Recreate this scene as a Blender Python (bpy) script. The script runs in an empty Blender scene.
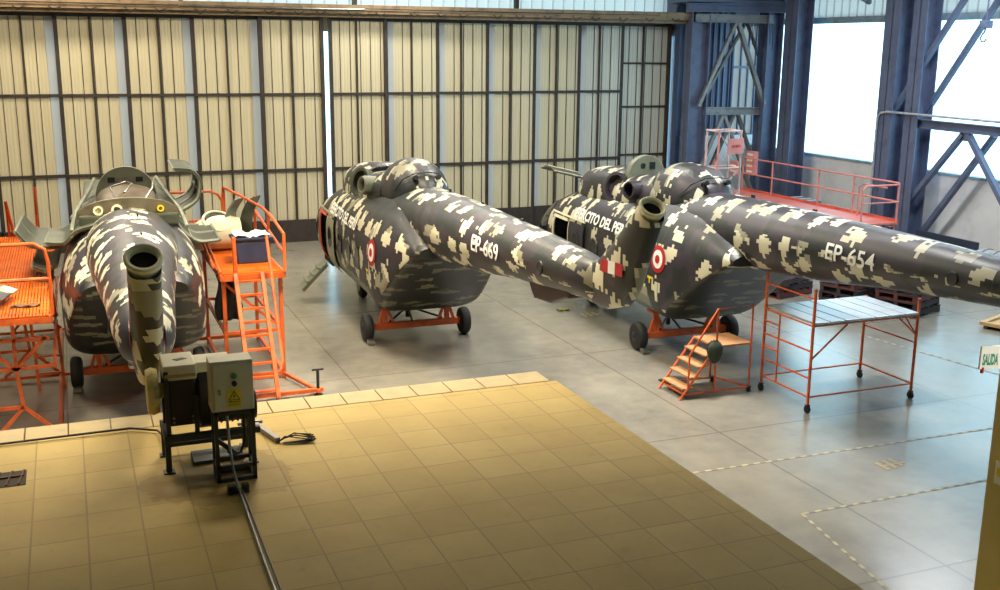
import bpy, bmesh, math, random
from mathutils import Vector, Matrix
random.seed(7)
C = bpy.context.scene.collection
PI = math.pi
R = math.radians

# ------------------------------------------------------------------ mesh builder
class MB:
    def __init__(self):
        self.v, self.f, self.uv, self.sm = [], [], [], []
    def add(self, verts, faces, uvs=None, smooth=False):
        b = len(self.v)
        self.v += [tuple(p) for p in verts]
        for i, f in enumerate(faces):
            self.f.append(tuple(b + k for k in f))
            self.uv.append(uvs[i] if uvs else None)
            self.sm.append(smooth)
        return self
    def box(self, c, s, rz=0.0, M=None):
        x, y, z = s[0]/2, s[1]/2, s[2]/2
        vs = [Vector((sx*x, sy*y, sz*z)) for sz in (-1, 1) for sy in (-1, 1) for sx in (-1, 1)]
        m = Matrix.Rotation(rz, 3, 'Z') if M is None else M
        vs = [m @ p + Vector(c) for p in vs]
        fs = [(0,2,3,1),(4,5,7,6),(0,1,5,4),(2,6,7,3),(0,4,6,2),(1,3,7,5)]
        return self.add(vs, fs)
    def b2(self, a, b):
        return self.box([(a[i]+b[i])/2 for i in range(3)], [abs(b[i]-a[i]) for i in range(3)])
    def bar(self, a, b, w, h=None, up=(0,0,1)):
        """rectangular bar from a to b, width w across, h along 'up'"""
        h = w if h is None else h
        a, b = Vector(a), Vector(b); d = (b-a); L = d.length; d.normalize()
        u = Vector(up)
        if abs(u.dot(d)) > .98: u = Vector((0,1,0))
        s = d.cross(u).normalized(); u = s.cross(d)
        M = Matrix((s, d, u)).transposed()
        return self.box((a+b)/2, (w, L, h), M=M)
    def ibeam(self, a, b, w, h, t=.02, up=(0,0,1)):
        a, b = Vector(a), Vector(b); d = (b-a).normalized(); u = Vector(up)
        if abs(u.dot(d)) > .98: u = Vector((0,1,0))
        s = d.cross(u).normalized(); u = s.cross(d)
        o = u*(h/2-t/2)
        self.bar(a+o, b+o, w, t, up=u); self.bar(a-o, b-o, w, t, up=u); self.bar(a, b, t, h-2*t, up=u)
        return self
    def tube(self, pts, r, n=8, cap=True, closed=False):
        pts = [Vector(p) for p in pts]; N = len(pts)
        rr = r if isinstance(r, (list, tuple)) else [r]*N
        vs, prev = [], None
        for i, p in enumerate(pts):
            if closed: d = pts[(i+1) % N] - pts[i-1]
            else: d = pts[min(i+1, N-1)] - pts[max(i-1, 0)]
            d.normalize()
            if prev is None:
                u = Vector((0,0,1)) if abs(d.z) < .9 else Vector((1,0,0))
                u = (u - d*u.dot(d)).normalized()
            else:
                u = (prev - d*prev.dot(d)).normalized()
            prev = u; w = d.cross(u)
            for k in range(n):
                a = 2*PI*k/n
                vs.append(p + (u*math.cos(a) + w*math.sin(a))*rr[i])
        fs = []
        for i in range(N if closed else N-1):
            j = (i+1) % N
            for k in range(n):
                l = (k+1) % n
                fs.append((i*n+k, i*n+l, j*n+l, j*n+k))
        if cap and not closed:
            fs.append(tuple(reversed(range(n)))); fs.append(tuple((N-1)*n+k for k in range(n)))
        return self.add(vs, fs, smooth=True)
    def lathe(self, prof, c=(0,0,0), axis=(0,0,1), n=24):
        """profile [(radius, height)] round an axis through c"""
        d = Vector(axis).normalized(); u = Vector((0,0,1)) if abs(d.z) < .9 else Vector((1,0,0))
        u = (u - d*u.dot(d)).normalized(); w = d.cross(u); c = Vector(c)
        vs = [c + d*h + (u*math.cos(2*PI*k/n) + w*math.sin(2*PI*k/n))*r for r, h in prof for k in range(n)]
        fs = [(i*n+k, i*n+(k+1) % n, (i+1)*n+(k+1) % n, (i+1)*n+k) for i in range(len(prof)-1) for k in range(n)]
        if prof[0][0] > 1e-4: fs.append(tuple(reversed(range(n))))
        if prof[-1][0] > 1e-4: fs.append(tuple((len(prof)-1)*n+k for k in range(n)))
        return self.add(vs, fs, smooth=True)
    def cyl(self, a, b, r, n=20):
        a, b = Vector(a), Vector(b); d = b-a
        return self.lathe([(r, 0), (r, d.length)], a, d, n)
    def torus(self, c, axis, R_, r_, n=32, m=8):
        d = Vector(axis).normalized(); u = Vector((0,0,1)) if abs(d.z) < .9 else Vector((1,0,0))
        u = (u - d*u.dot(d)).normalized(); w = d.cross(u); c = Vector(c)
        return self.tube([c + (u*math.cos(2*PI*k/n) + w*math.sin(2*PI*k/n))*R_ for k in range(n)], r_, m, closed=True)
    def sheet(self, rows, thick=0.0, tdir=(0,0,1), smooth=True):
        """grid of points, optional thickness along tdir"""
        n = len(rows[0]); N = len(rows)
        vs = [Vector(p) for r_ in rows for p in r_]
        fs = [(i*n+k, i*n+k+1, (i+1)*n+k+1, (i+1)*n+k) for i in range(N-1) for k in range(n-1)]
        if not thick: return self.add(vs, fs, smooth=smooth)
        # normals
        nr = []
        for i in range(N):
            for k in range(n):
                a = Vector(rows[min(i+1, N-1)][k]) - Vector(rows[max(i-1, 0)][k])
                b = Vector(rows[i][min(k+1, n-1)]) - Vector(rows[i][max(k-1, 0)])
                q = a.cross(b); nr.append(q.normalized() if q.length > 1e-9 else Vector(tdir))
        v2 = [p + q*thick for p, q in zip(vs, nr)]; T = N*n
        g = [tuple(reversed(f)) for f in fs] + [tuple(T+k for k in f) for f in fs]
        ring = [k for k in range(n)] + [i*n+n-1 for i in range(1, N)] + [(N-1)*n+k for k in range(n-2, -1, -1)] + [i*n for i in range(N-2, 0, -1)]
        g += [(ring[i], ring[(i+1) % len(ring)], T+ring[(i+1) % len(ring)], T+ring[i]) for i in range(len(ring))]
        return self.add(vs+v2, g, smooth=smooth)
    def prism(self, poly, a, b, fr):
        """polygon of 2-D points extruded: fr(u, v, t) -> 3-D, t from a to b"""
        n = len(poly)
        vs = [fr(u, v, a) for u, v in poly] + [fr(u, v, b) for u, v in poly]
        fs = [tuple(reversed(range(n))), tuple(range(n, 2*n))] + [(i, (i+1) % n, n+(i+1) % n, n+i) for i in range(n)]
        return self.add(vs, fs)
    def build(self, name, mat, parent=None, bevel=0.0, angle=40, fix=True):
        me = bpy.data.meshes.new(name)
        me.from_pydata(self.v, [], self.f); me.update()
        if any(u for u in self.uv):
            l = me.uv_layers.new(name='UVMap'); i = 0
            for f, u in zip(self.f, self.uv):
                for k in range(len(f)):
                    if u: l.data[i].uv = u[k]
                    i += 1
        for p, s in zip(me.polygons, self.sm): p.use_smooth = s
        if fix:
            bm = bmesh.new(); bm.from_mesh(me)
            bmesh.ops.recalc_face_normals(bm, faces=bm.faces)
            if bevel:
                es = [e for e in bm.edges if len(e.link_faces) == 2 and e.calc_face_angle(0) > 1.0]
                bmesh.ops.bevel(bm, geom=es, offset=bevel, segments=2, affect='EDGES', profile=.6)
            bm.to_mesh(me); bm.free()
        if any(self.sm):
            try: me.set_sharp_from_angle(angle=R(angle))
            except Exception: pass
        for m in (mat if isinstance(mat, (list, tuple)) else [mat]): me.materials.append(m)
        o = bpy.data.objects.new(name, me); C.objects.link(o)
        if parent is not None: o.parent = parent
        return o

def thing(name, label, cat, loc=(0,0,0), rz=0.0, group=None):
    o = bpy.data.objects.new(name, None); C.objects.link(o)
    o.empty_display_size = .3; o.location = loc; o.rotation_euler = (0, 0, rz)
    o['label'] = label; o['category'] = cat
    if group: o['group'] = group
    return o
def tag(o, label, cat, group=None, kind=None):
    o['label'] = label; o['category'] = cat
    if group: o['group'] = group
    if kind: o['kind'] = kind
    return o
def struct(o, label=None):
    o['kind'] = 'structure'
    if label: o['label'] = label
    return o
def structE(name, label, loc=(0,0,0), rz=0.0):
    o = bpy.data.objects.new(name, None); C.objects.link(o); o.location = loc; o.rotation_euler = (0,0,rz)
    return struct(o, label)
def kids(o): return [c for c in bpy.data.objects if c.parent == o]
def dup(o, loc, rz=None, label=None):
    def cp(s, p):
        c = s.copy(); C.objects.link(c)
        if p is not None: c.parent = p
        for k in kids(s): cp(k, c)
        return c
    c = cp(o, None); c.location = loc
    if rz is not None: c.rotation_euler = (0, 0, rz)
    if label: c['label'] = label
    return c

# ------------------------------------------------------------------ materials
def srgb(r, g, b):
    f = lambda c: (c/255/12.92) if c/255 <= .04045 else ((c/255+.055)/1.055)**2.4
    return (f(r), f(g), f(b), 1)
class N:
    def __init__(s, name):
        s.m = bpy.data.materials.new(name); s.m.use_nodes = True
        s.t = s.m.node_tree; s.n = s.t.nodes; s.l = s.t.links; s.n.clear()
        s.out = s.n.new('ShaderNodeOutputMaterial'); s.p = s.n.new('ShaderNodeBsdfPrincipled')
        s.l.new(s.p.outputs[0], s.out.inputs[0])
    def set(s, nd, k, v):
        if hasattr(v, 'links') or isinstance(v, bpy.types.NodeSocket): s.l.new(v, nd.inputs[k])
        else: nd.inputs[k].default_value = v
    def coord(s, k='Object'):
        return s.n.new('ShaderNodeTexCoord').outputs[k]
    def sep(s, v):
        a = s.n.new('ShaderNodeSeparateXYZ'); s.l.new(v, a.inputs[0]); return a.outputs
    def comb(s, x, y, z=0.0):
        a = s.n.new('ShaderNodeCombineXYZ')
        for k, v in enumerate((x, y, z)): s.set(a, k, v)
        return a.outputs[0]
    def math(s, op, a, b=0.0, c=None):
        nd = s.n.new('ShaderNodeMath'); nd.operation = op; s.set(nd, 0, a); s.set(nd, 1, b)
        if c is not None: s.set(nd, 2, c)
        return nd.outputs[0]
    def vec(s, op, a, b=None):
        nd = s.n.new('ShaderNodeVectorMath'); nd.operation = op; s.set(nd, 0, a)
        if b is not None: s.set(nd, 1, b)
        return nd.outputs[0]
    def mapping(s, v, loc=(0,0,0), rot=(0,0,0), sc=(1,1,1)):
        nd = s.n.new('ShaderNodeMapping'); s.l.new(v, nd.inputs[0])
        nd.inputs[1].default_value = loc; nd.inputs[2].default_value = rot; nd.inputs[3].default_value = sc
        return nd.outputs[0]
    def noise(s, v, scale, detail=3, rough=.5, dim='3D'):
        nd = s.n.new('ShaderNodeTexNoise'); nd.noise_dimensions = dim; s.l.new(v, nd.inputs['Vector'])
        nd.inputs['Scale'].default_value = scale; nd.inputs['Detail'].default_value = detail; nd.inputs['Roughness'].default_value = rough
        return nd.outputs[0]
    def voro(s, v, scale, rnd=1.0, feat='F1'):
        nd = s.n.new('ShaderNodeTexVoronoi'); nd.feature = feat; nd.voronoi_dimensions = '2D'; s.l.new(v, nd.inputs['Vector'])
        nd.inputs['Scale'].default_value = scale; nd.inputs['Randomness'].default_value = rnd
        return nd.outputs[0]
    def white(s, v):
        nd = s.n.new('ShaderNodeTexWhiteNoise'); s.l.new(v, nd.inputs[0]); return nd.outputs[0]
    def ramp(s, f, stops, const=False):
        nd = s.n.new('ShaderNodeValToRGB'); s.l.new(f, nd.inputs[0]); e = nd.color_ramp
        if const: e.interpolation = 'CONSTANT'
        while len(e.elements) < len(stops): e.elements.new(.5)
        for el, (p, c) in zip(e.elements, stops):
            el.position = p; el.color = c if len(c) == 4 else (*c, 1)
        return nd.outputs[0]
    def mix(s, f, a, b, mode='MIX'):
        nd = s.n.new('ShaderNodeMix'); nd.data_type = 'RGBA'; nd.blend_type = mode
        s.set(nd, 0, f); s.set(nd, 6, a); s.set(nd, 7, b)
        return nd.outputs[2]
    def bump(s, h, st=.3, d=.02):
        nd = s.n.new('ShaderNodeBump'); s.l.new(h, nd.inputs['Height'])
        nd.inputs['Strength'].default_value = st; nd.inputs['Distance'].default_value = d
        s.l.new(nd.outputs[0], s.p.inputs['Normal'])
    def fin(s, col=None, rough=None, metal=None, spec=None):
        if col is not None: s.set(s.p, 'Base Color', col)
        if rough is not None: s.set(s.p, 'Roughness', rough)
        if metal is not None: s.set(s.p, 'Metallic', metal)
        if spec is not None: s.set(s.p, 'Specular IOR Level', spec)
        return s.m
MATS = {}
def worn(name, c, rough=.5, metal=0.0, amt=.25, scale=3.0, dark=None, spec=.5, bump=0.0):
    """painted or bare surface with irregular wear"""
    if name in MATS: return MATS[name]
    s = N(name); co = s.coord('Object')
    nz = s.noise(co, scale, 5, .6)
    d = dark or tuple(x*(1-amt*1.6) for x in c[:3]) + (1,)
    l = tuple(min(1, x*(1+amt*.5)) for x in c[:3]) + (1,)
    col = s.ramp(nz, [(.3, d), (.5, c), (.72, l)])
    if bump: s.bump(s.noise(co, scale*14, 2), bump, .01)
    MATS[name] = s.fin(col, s.math('MULTIPLY_ADD', nz, .25, rough-.12), metal, spec)
    return MATS[name]
# ------------------------------------------------------------------ lofted hulls (helicopter frame: x aft, -y port, z up)
def pchip(xs, ys, x):
    n = len(xs)
    if x <= xs[0]: return ys[0]
    if x >= xs[-1]: return ys[-1]
    h = [xs[i+1]-xs[i] for i in range(n-1)]; d = [(ys[i+1]-ys[i])/h[i] for i in range(n-1)]
    m = [d[0]] + [0 if d[i-1]*d[i] <= 0 else 2*d[i-1]*d[i]/(d[i-1]+d[i]) for i in range(1, n-1)] + [d[-1]]
    i = max(k for k in range(n-1) if xs[k] <= x)
    t = (x-xs[i])/h[i]; t2, t3 = t*t, t*t*t
    return (2*t3-3*t2+1)*ys[i]+(t3-2*t2+t)*h[i]*m[i]+(-2*t3+3*t2)*ys[i+1]+(t3-t2)*h[i]*m[i+1]
class Loft:
    def __init__(s, st, ur=1.15, uz=2.15):
        s.ur, s.uz = ur, uz; s.st = st; s.xs = [r_[0] for r_ in st]
    def par(s, x): return [pchip(s.xs, [r_[k] for r_ in s.st], x) for k in range(1, 7)]   # hw zt zb zc nt nb
    def pt(s, x, a, off=0.0):
        hw, zt, zb, zc, nt, nb = s.par(x)
        c, w = math.cos(a), math.sin(a); n = nt if w >= 0 else nb
        h = (zt-zc) if w >= 0 else (zc-zb)
        y = (hw+off)*math.copysign(abs(c)**(2/n), c); z = zc+(h+off)*math.copysign(abs(w)**(2/n), w)
        return Vector((x, y, z))
    def port(s, x, z, off=.01):
        hw, zt, zb, zc, nt, nb = s.par(x)
        h, n = ((zt-zc), nt) if z >= zc else ((zc-zb), nb)
        q = max(0, 1-abs((z-zc)/h)**n)
        # outward normal in section for the offset
        y = hw*q**(1/n); e = .01
        q2 = max(0, 1-abs((z+e-zc)/h)**n); y2 = hw*q2**(1/n); t = Vector((y2-y, e)).normalized()
        return Vector((x, -(y+off*abs(t.y)), z-off*t.x*1.0))
    def mesh(s, mb, x0, x1, step=.12, seg=56, holes=(), cap=(False, False), extra=()):
        xs = sorted(set([round(x0+(x1-x0)*i/max(1, round((x1-x0)/step)), 4) for i in range(max(1, round((x1-x0)/step))+1)] + [e for e in extra if x0 < e < x1]))
        ang = [PI/2 - 2*PI*k/seg for k in range(seg+1)]       # start on top, go to +y (starboard)
        rows = [[s.pt(x, a) for a in ang] for x in xs]; V = []
        for r_ in rows:
            acc = []
            for k, p in enumerate(r_):
                sg = 1 if (k <= seg//2) else -1
                if p.z >= s.uz: v = s.ur*math.atan2(abs(p.y), p.z-s.uz)
                else: v = s.ur*PI/2+(s.uz-p.z)+max(0, .75-abs(p.y))
                acc.append(sg*v+(0 if sg > 0 else 12.0))
            V.append(acc)
        vs = [p for r_ in rows for p in r_[:-1]]; fs, uv = [], []
        for i in range(len(xs)-1):
            for k in range(seg):
                l = (k+1) % seg
                cc = (rows[i][k]+rows[i+1][k+1])/2
                if any(h(cc) for h in holes): continue
                fs.append((i*seg+k, (i+1)*seg+k, (i+1)*seg+l, i*seg+l))
                uv.append([(xs[i], V[i][k]), (xs[i+1], V[i+1][k]), (xs[i+1], V[i+1][k+1]), (xs[i], V[i][k+1])])
        for flag, i, rev in ((cap[0], 0, False), (cap[1], len(xs)-1, True)):
            if flag:
                f = [i*seg+k for k in range(seg)]; fs.append(tuple(reversed(f)) if rev else tuple(f))
                q = [(rows[i][k].z, rows[i][k].y) for k in range(seg)]; uv.append(q[::-1] if rev else q)
        return mb.add(vs, fs, uv, smooth=True)

BODY = Loft([(-7.05,.05,1.5,1.4,1.45,2,2),(-6.9,.45,1.8,1.1,1.45,2,2),(-6.5,.85,2.2,.92,1.5,2.1,2.3),(-6.0,1.08,2.5,.85,1.65,2.1,2.6),
    (-5.4,1.2,2.75,.82,1.8,2.2,3),(-4.6,1.25,2.95,.8,1.95,2.2,3.5),(-3.0,1.25,3.12,.8,2.0,2.2,3.5),(-1,1.25,3.28,.8,2.05,2.2,3.5),(0.4,1.25,3.38,.82,2.05,2.2,4),
    (.9,1.25,3.38,.86,2.05,2.2,5),(1.05,1.24,3.38,.95,2.05,2.2,6),(1.6,1.17,3.36,1.38,2.08,2.3,7),(2.2,1.06,3.2,1.86,2.25,2.4,8),(2.7,.95,2.98,2.22,2.42,2.3,7),
    (3.0,.88,2.8,2.4,2.5,2.3,6),(3.12,.82,2.68,2.42,2.5,2.2,5)], 1.15, 2.1)
BOOM = Loft([(-1.0,.72,3.3,2.2,2.8,2,2),(.2,.8,3.48,2.1,2.8,2,2),(1.2,.8,3.56,2.12,2.85,2,2),(2.6,.72,3.6,2.26,2.95,2,2),(4.7,.57,3.62,2.44,3.04,2,2),
    (6.5,.45,3.62,2.68,3.14,2,2),(9,.32,3.58,2.93,3.25,2,2),(9.4,.22,3.54,2.97,3.25,2,2),(9.6,.1,3.45,3.05,3.22,2,2)], .62, 3.1)
ENG = Loft([(-4.9,.25,3.1,2.7,2.9,2,2),(-4.75,.52,3.3,2.6,2.9,2.2,2),(-4.3,.7,3.52,2.6,2.9,2.6,2),(-3.4,.8,3.64,2.6,2.9,2.8,2),(-2.6,.8,3.68,2.6,2.9,2.6,2),(-2.4,.7,3.6,2.6,2.9,2.4,2)], .7, 2.9)
DECK = Loft([(-2.6,.72,3.5,2.7,3.0,2.4,2),(-1.8,.8,3.6,2.7,3.0,2.4,2),(-.9,.76,3.72,2.8,3.1,2.4,2),(-.4,.7,3.72,3.0,3.2,2.3,2)], .7, 2.9)
DOME = Loft([(-.95,.5,3.72,3.1,3.25,2.2,2),(-.75,.62,3.9,3.0,3.25,2.2,2),(-.2,.68,4.04,3.0,3.25,2.2,2),(.3,.66,4.02,3.0,3.25,2.2,2),(.75,.56,3.9,3.0,3.25,2.2,2),(1.05,.4,3.74,3.1,3.3,2.1,2),(1.2,.12,3.5,3.2,3.3,2,2)], .62, 3.2)

def camo(name, seed, flat=False):
    s = N(name); uv = s.coord('Object' if flat else 'UV'); ob = s.coord('Object'); nx, ny, nz_ = s.sep(s.coord('Normal'))
    x, y, z = s.sep(ob)
    # the flat sloping loading ramp and other rear faces are laid out across the hull
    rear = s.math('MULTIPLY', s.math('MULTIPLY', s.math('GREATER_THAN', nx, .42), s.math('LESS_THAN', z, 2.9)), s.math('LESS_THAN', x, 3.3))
    uv = s.mix(rear, uv, s.comb(s.math('ADD', s.math('MULTIPLY', y, .75), 31.0), s.math('MULTIPLY', z, 3.2)))
    uv = s.mapping(uv, loc=(seed*7.3, seed*3.1, 0))
    q = s.vec('SNAP', uv, (.07, .07, 1)); q2 = s.vec('SNAP', uv, (.14, .14, 1))
    d = s.voro(q, 1.55, .75)
    jag = s.white(q2); nz = s.noise(q, 3.6, 2, .6, '2D'); n2 = s.noise(q2, 9, 1, .5, '2D')
    col_ = s.white(s.vec('MULTIPLY', q, (1, 0, 0)))                 # whole columns run longer than others
    f = s.math('ADD', s.math('ADD', s.math('ADD', d, s.math('MULTIPLY', jag, .10)), s.math('MULTIPLY', n2, .26)), s.math('ADD', s.math('MULTIPLY', nz, .72), s.math('MULTIPLY', col_, .10)))
    f = s.math('ADD', f, s.math('MULTIPLY', rear, .05))
    cream = s.math('LESS_THAN', f, .87)
    b = s.noise(s.mapping(q, loc=(40, 11, 0)), .62, 2, .5, '2D')
    base = s.ramp(b, [(0, srgb(32,38,40)), (.40, srgb(50,45,54)), (.52, srgb(36,42,40)), (.6, srgb(56,52,58))], True)
    c2 = s.noise(s.mapping(q, loc=(9, 50, 0)), .9, 1, .5, '2D')
    cc = s.ramp(c2, [(0, srgb(208,204,176)), (.58, srgb(150,147,124))], True)
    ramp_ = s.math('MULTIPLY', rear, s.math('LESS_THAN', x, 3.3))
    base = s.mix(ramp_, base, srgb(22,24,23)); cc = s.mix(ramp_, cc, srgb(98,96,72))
    col = s.mix(cream, base, cc)
    low = s.math('MULTIPLY', s.math('MULTIPLY', s.math('LESS_THAN', s.math('ADD', z, s.math('MULTIPLY', jag, .06)), 1.36), s.math('LESS_THAN', x, .55)), s.math('GREATER_THAN', x, -7.5))
    col = s.mix(low, col, srgb(118,124,108))
    dirt = s.noise(ob, 1.7, 5, .65)
    col = s.mix(s.math('MULTIPLY', dirt, .22), col, srgb(62,60,54))
    s.bump(s.noise(ob, 5, 2), .06, .02)
    return s.fin(col, s.math('MULTIPLY_ADD', dirt, .2, .32), 0, .45)

GREEN = worn('grey_green_primer', srgb(122,126,108), .45, 0, .2)
DGREEN = worn('dark_olive_paint', srgb(66,70,56), .45, 0, .25)
DARK = worn('near_black_paint', srgb(26,28,28), .5, 0, .2)
PURPLE = worn('dark_purple_paint', srgb(50,42,48), .4, 0, .2)
RUBBER = worn('black_rubber', srgb(28,28,28), .75, 0, .3, 8)
STEEL = worn('bare_steel', srgb(140,138,130), .35, .8, .25, 6)
CREAM = worn('cream_paint', srgb(226,222,188), .5, 0, .1)
WHITE = worn('white_marking', srgb(236,236,228), .5, 0, .05)
RED = worn('red_marking', srgb(170,28,34), .5, 0, .1)
YEL = worn('yellow_marking', srgb(228,200,40), .5, 0, .1)
ORANGE = worn('orange_steel_paint', srgb(206,92,34), .45, 0, .2, 4, srgb(150,62,30))
REDORANGE = worn('red_orange_deck_paint', srgb(214,96,74), .5, 0, .2, 3)
def glass_dark():
    s = N('dark_cockpit_glass'); return s.fin(srgb(16,20,22), .08, 0, .6)
GLASS = glass_dark()

def font_faces(txt, size, bold=0.0):
    cu = bpy.data.curves.new('lettering', 'FONT'); cu.body = txt; cu.size = size; cu.align_x = 'LEFT'; cu.offset = bold
    cu.resolution_u = 3
    o = bpy.data.objects.new('lettering', cu); C.objects.link(o)
    bpy.context.view_layer.update()
    me = bpy.data.meshes.new_from_object(o.evaluated_get(bpy.context.evaluated_depsgraph_get()))
    bm = bmesh.new(); bm.from_mesh(me)
    for _ in range(3):
        es = [e for e in bm.edges if e.calc_length() > size*.22]
        if es: bmesh.ops.subdivide_edges(bm, edges=es, cuts=1)
        bmesh.ops.triangulate(bm, faces=bm.faces)
    vs = [v.co.copy() for v in bm.verts]; fs = [tuple(v.index for v in f.verts) for f in bm.faces]
    bm.free(); bpy.data.objects.remove(o); bpy.data.curves.remove(cu); bpy.data.meshes.remove(me)
    w = max(v.x for v in vs)-min(v.x for v in vs); x0 = min(v.x for v in vs); h = max(v.y for v in vs)
    return [(v.x-x0, v.y) for v in vs], fs, w, h
def text_on(loft, txt, s0, s1, z, height, bold=0.012, off=.014, slant=0.0):
    pts, fs, w, h = font_faces(txt, height*1.4, bold)
    k = (s1-s0)/w; kz = height/h
    mb = MB(); mb.add([loft.port(s0+x*k, z+y*kz+slant*(x*k), off) for x, y in pts], fs); return mb
def text_flat(txt, org, ux, uz, width=None, height=.1, bold=.004):
    pts, fs, w, h = font_faces(txt, height*1.4, bold); kz = height/h; k = kz if width is None else width/w
    org, ux, uz = Vector(org), Vector(ux), Vector(uz)
    mb = MB(); mb.add([org+ux*(x*k)+uz*(y*kz) for x, y in pts], fs); return mb
def disc_on(loft, s, z, r0, r1, off, n=28, asp=1.0):
    mb = MB(); vs = []; 
    if r0 > 0:
        for k in range(n):
            a = 2*PI*k/n
            vs += [loft.port(s+math.cos(a)*r0, z+math.sin(a)*r0*asp, off), loft.port(s+math.cos(a)*r1, z+math.sin(a)*r1*asp, off)]
        fs = [(2*k, 2*k+1, 2*((k+1) % n)+1, 2*((k+1) % n)) for k in range(n)]
    else:
        vs = [loft.port(s, z, off)]
        for rr in (r1*.5, r1):
            vs += [loft.port(s+math.cos(2*PI*k/n)*rr, z+math.sin(2*PI*k/n)*rr*asp, off) for k in range(n)]
        fs = [(0, 1+k, 1+(k+1) % n) for k in range(n)] + [(1+k, 1+n+k, 1+n+(k+1) % n, 1+(k+1) % n) for k in range(n)]
    mb.add(vs, fs, smooth=True); return mb
def patch_on(loft, s0, s1, z0, z1, off, ns=8, nz=8, sk=0.0, mirror=False):
    rows = []
    for i in range(ns+1):
        s = s0+(s1-s0)*i/ns
        rows.append([loft.port(s+sk*(k/nz), z0+(z1-z0)*k/nz, off) for k in range(nz+1)])
    if mirror: rows = [[Vector((p.x, -p.y, p.z)) for p in r_] for r_ in rows]
    return MB().sheet(rows, .008)

# fin (vertical pylon) sections: leading edge, trailing edge, half thickness
FIN = [((8.2,3.3),(8.8,2.92),.05),((8.7,3.42),(9.8,2.93),.11),((9.2,3.5),(10.36,3.1),.15),((9.5,3.56),(10.6,3.36),.16),
       ((9.88,3.82),(10.74,3.68),.155),((10.28,4.14),(10.9,4.0),.155),((10.74,4.55),(11.05,4.32),.155)]
def fin_mesh():
    mb = MB(); n = 24; rows = []
    FS = []
    for i in range(len(FIN)-1):
        for t in (0, .25, .5, .75):
            a, b = FIN[i], FIN[i+1]
            FS.append((tuple(a[0][k]*(1-t)+b[0][k]*t for k in (0,1)), tuple(a[1][k]*(1-t)+b[1][k]*t for k in (0,1)), a[2]*(1-t)+b[2]*t))
    FS.append(FIN[-1]); vs, fs, uv = [], [], []
    for le, te, w in FS:
        L = Vector((te[0]-le[0], te[1]-le[1])); c = Vector(((te[0]+le[0])/2, (te[1]+le[1])/2)); row = []
        for k in range(n):
            a = 2*PI*k/n; cx = math.cos(a); sy = math.sin(a)
            u = .5*math.copysign(abs(cx)**(.8), cx); y = w*math.copysign(abs(sy)**.55, sy)*(1-.25*max(0, -cx))
            p = c+L*u; row.append(Vector((p.x, y, p.y)))
        rows.append(row)
    N_ = len(rows)
    for r_ in rows: vs += r_
    for i in range(N_-1):
        for k in range(n):
            l = (k+1) % n; f = (i*n+k, i*n+l, (i+1)*n+l, (i+1)*n+k); fs.append(f)
            uv.append([(vs[j].x+vs[j].y, vs[j].z+20) for j in f])
    fs.append(tuple(reversed(range(n)))); uv.append([(vs[j].x, vs[j].z+20) for j in reversed(range(n))])
    mb.add(vs, fs, uv, smooth=True); return mb
def fin_side(pts, off, y=None):
    """flat marking on the port face of the fin"""
    mb = MB(); return mb

def arc_pts(P, n=14):
    """smooth curve through 2-D points"""
    ts = [0]
    for a, b in zip(P, P[1:]): ts.append(ts[-1]+math.dist(a, b))
    return [(pchip(ts, [p[0] for p in P], ts[-1]*i/n), pchip(ts, [p[1] for p in P], ts[-1]*i/n)) for i in range(n+1)]

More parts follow.
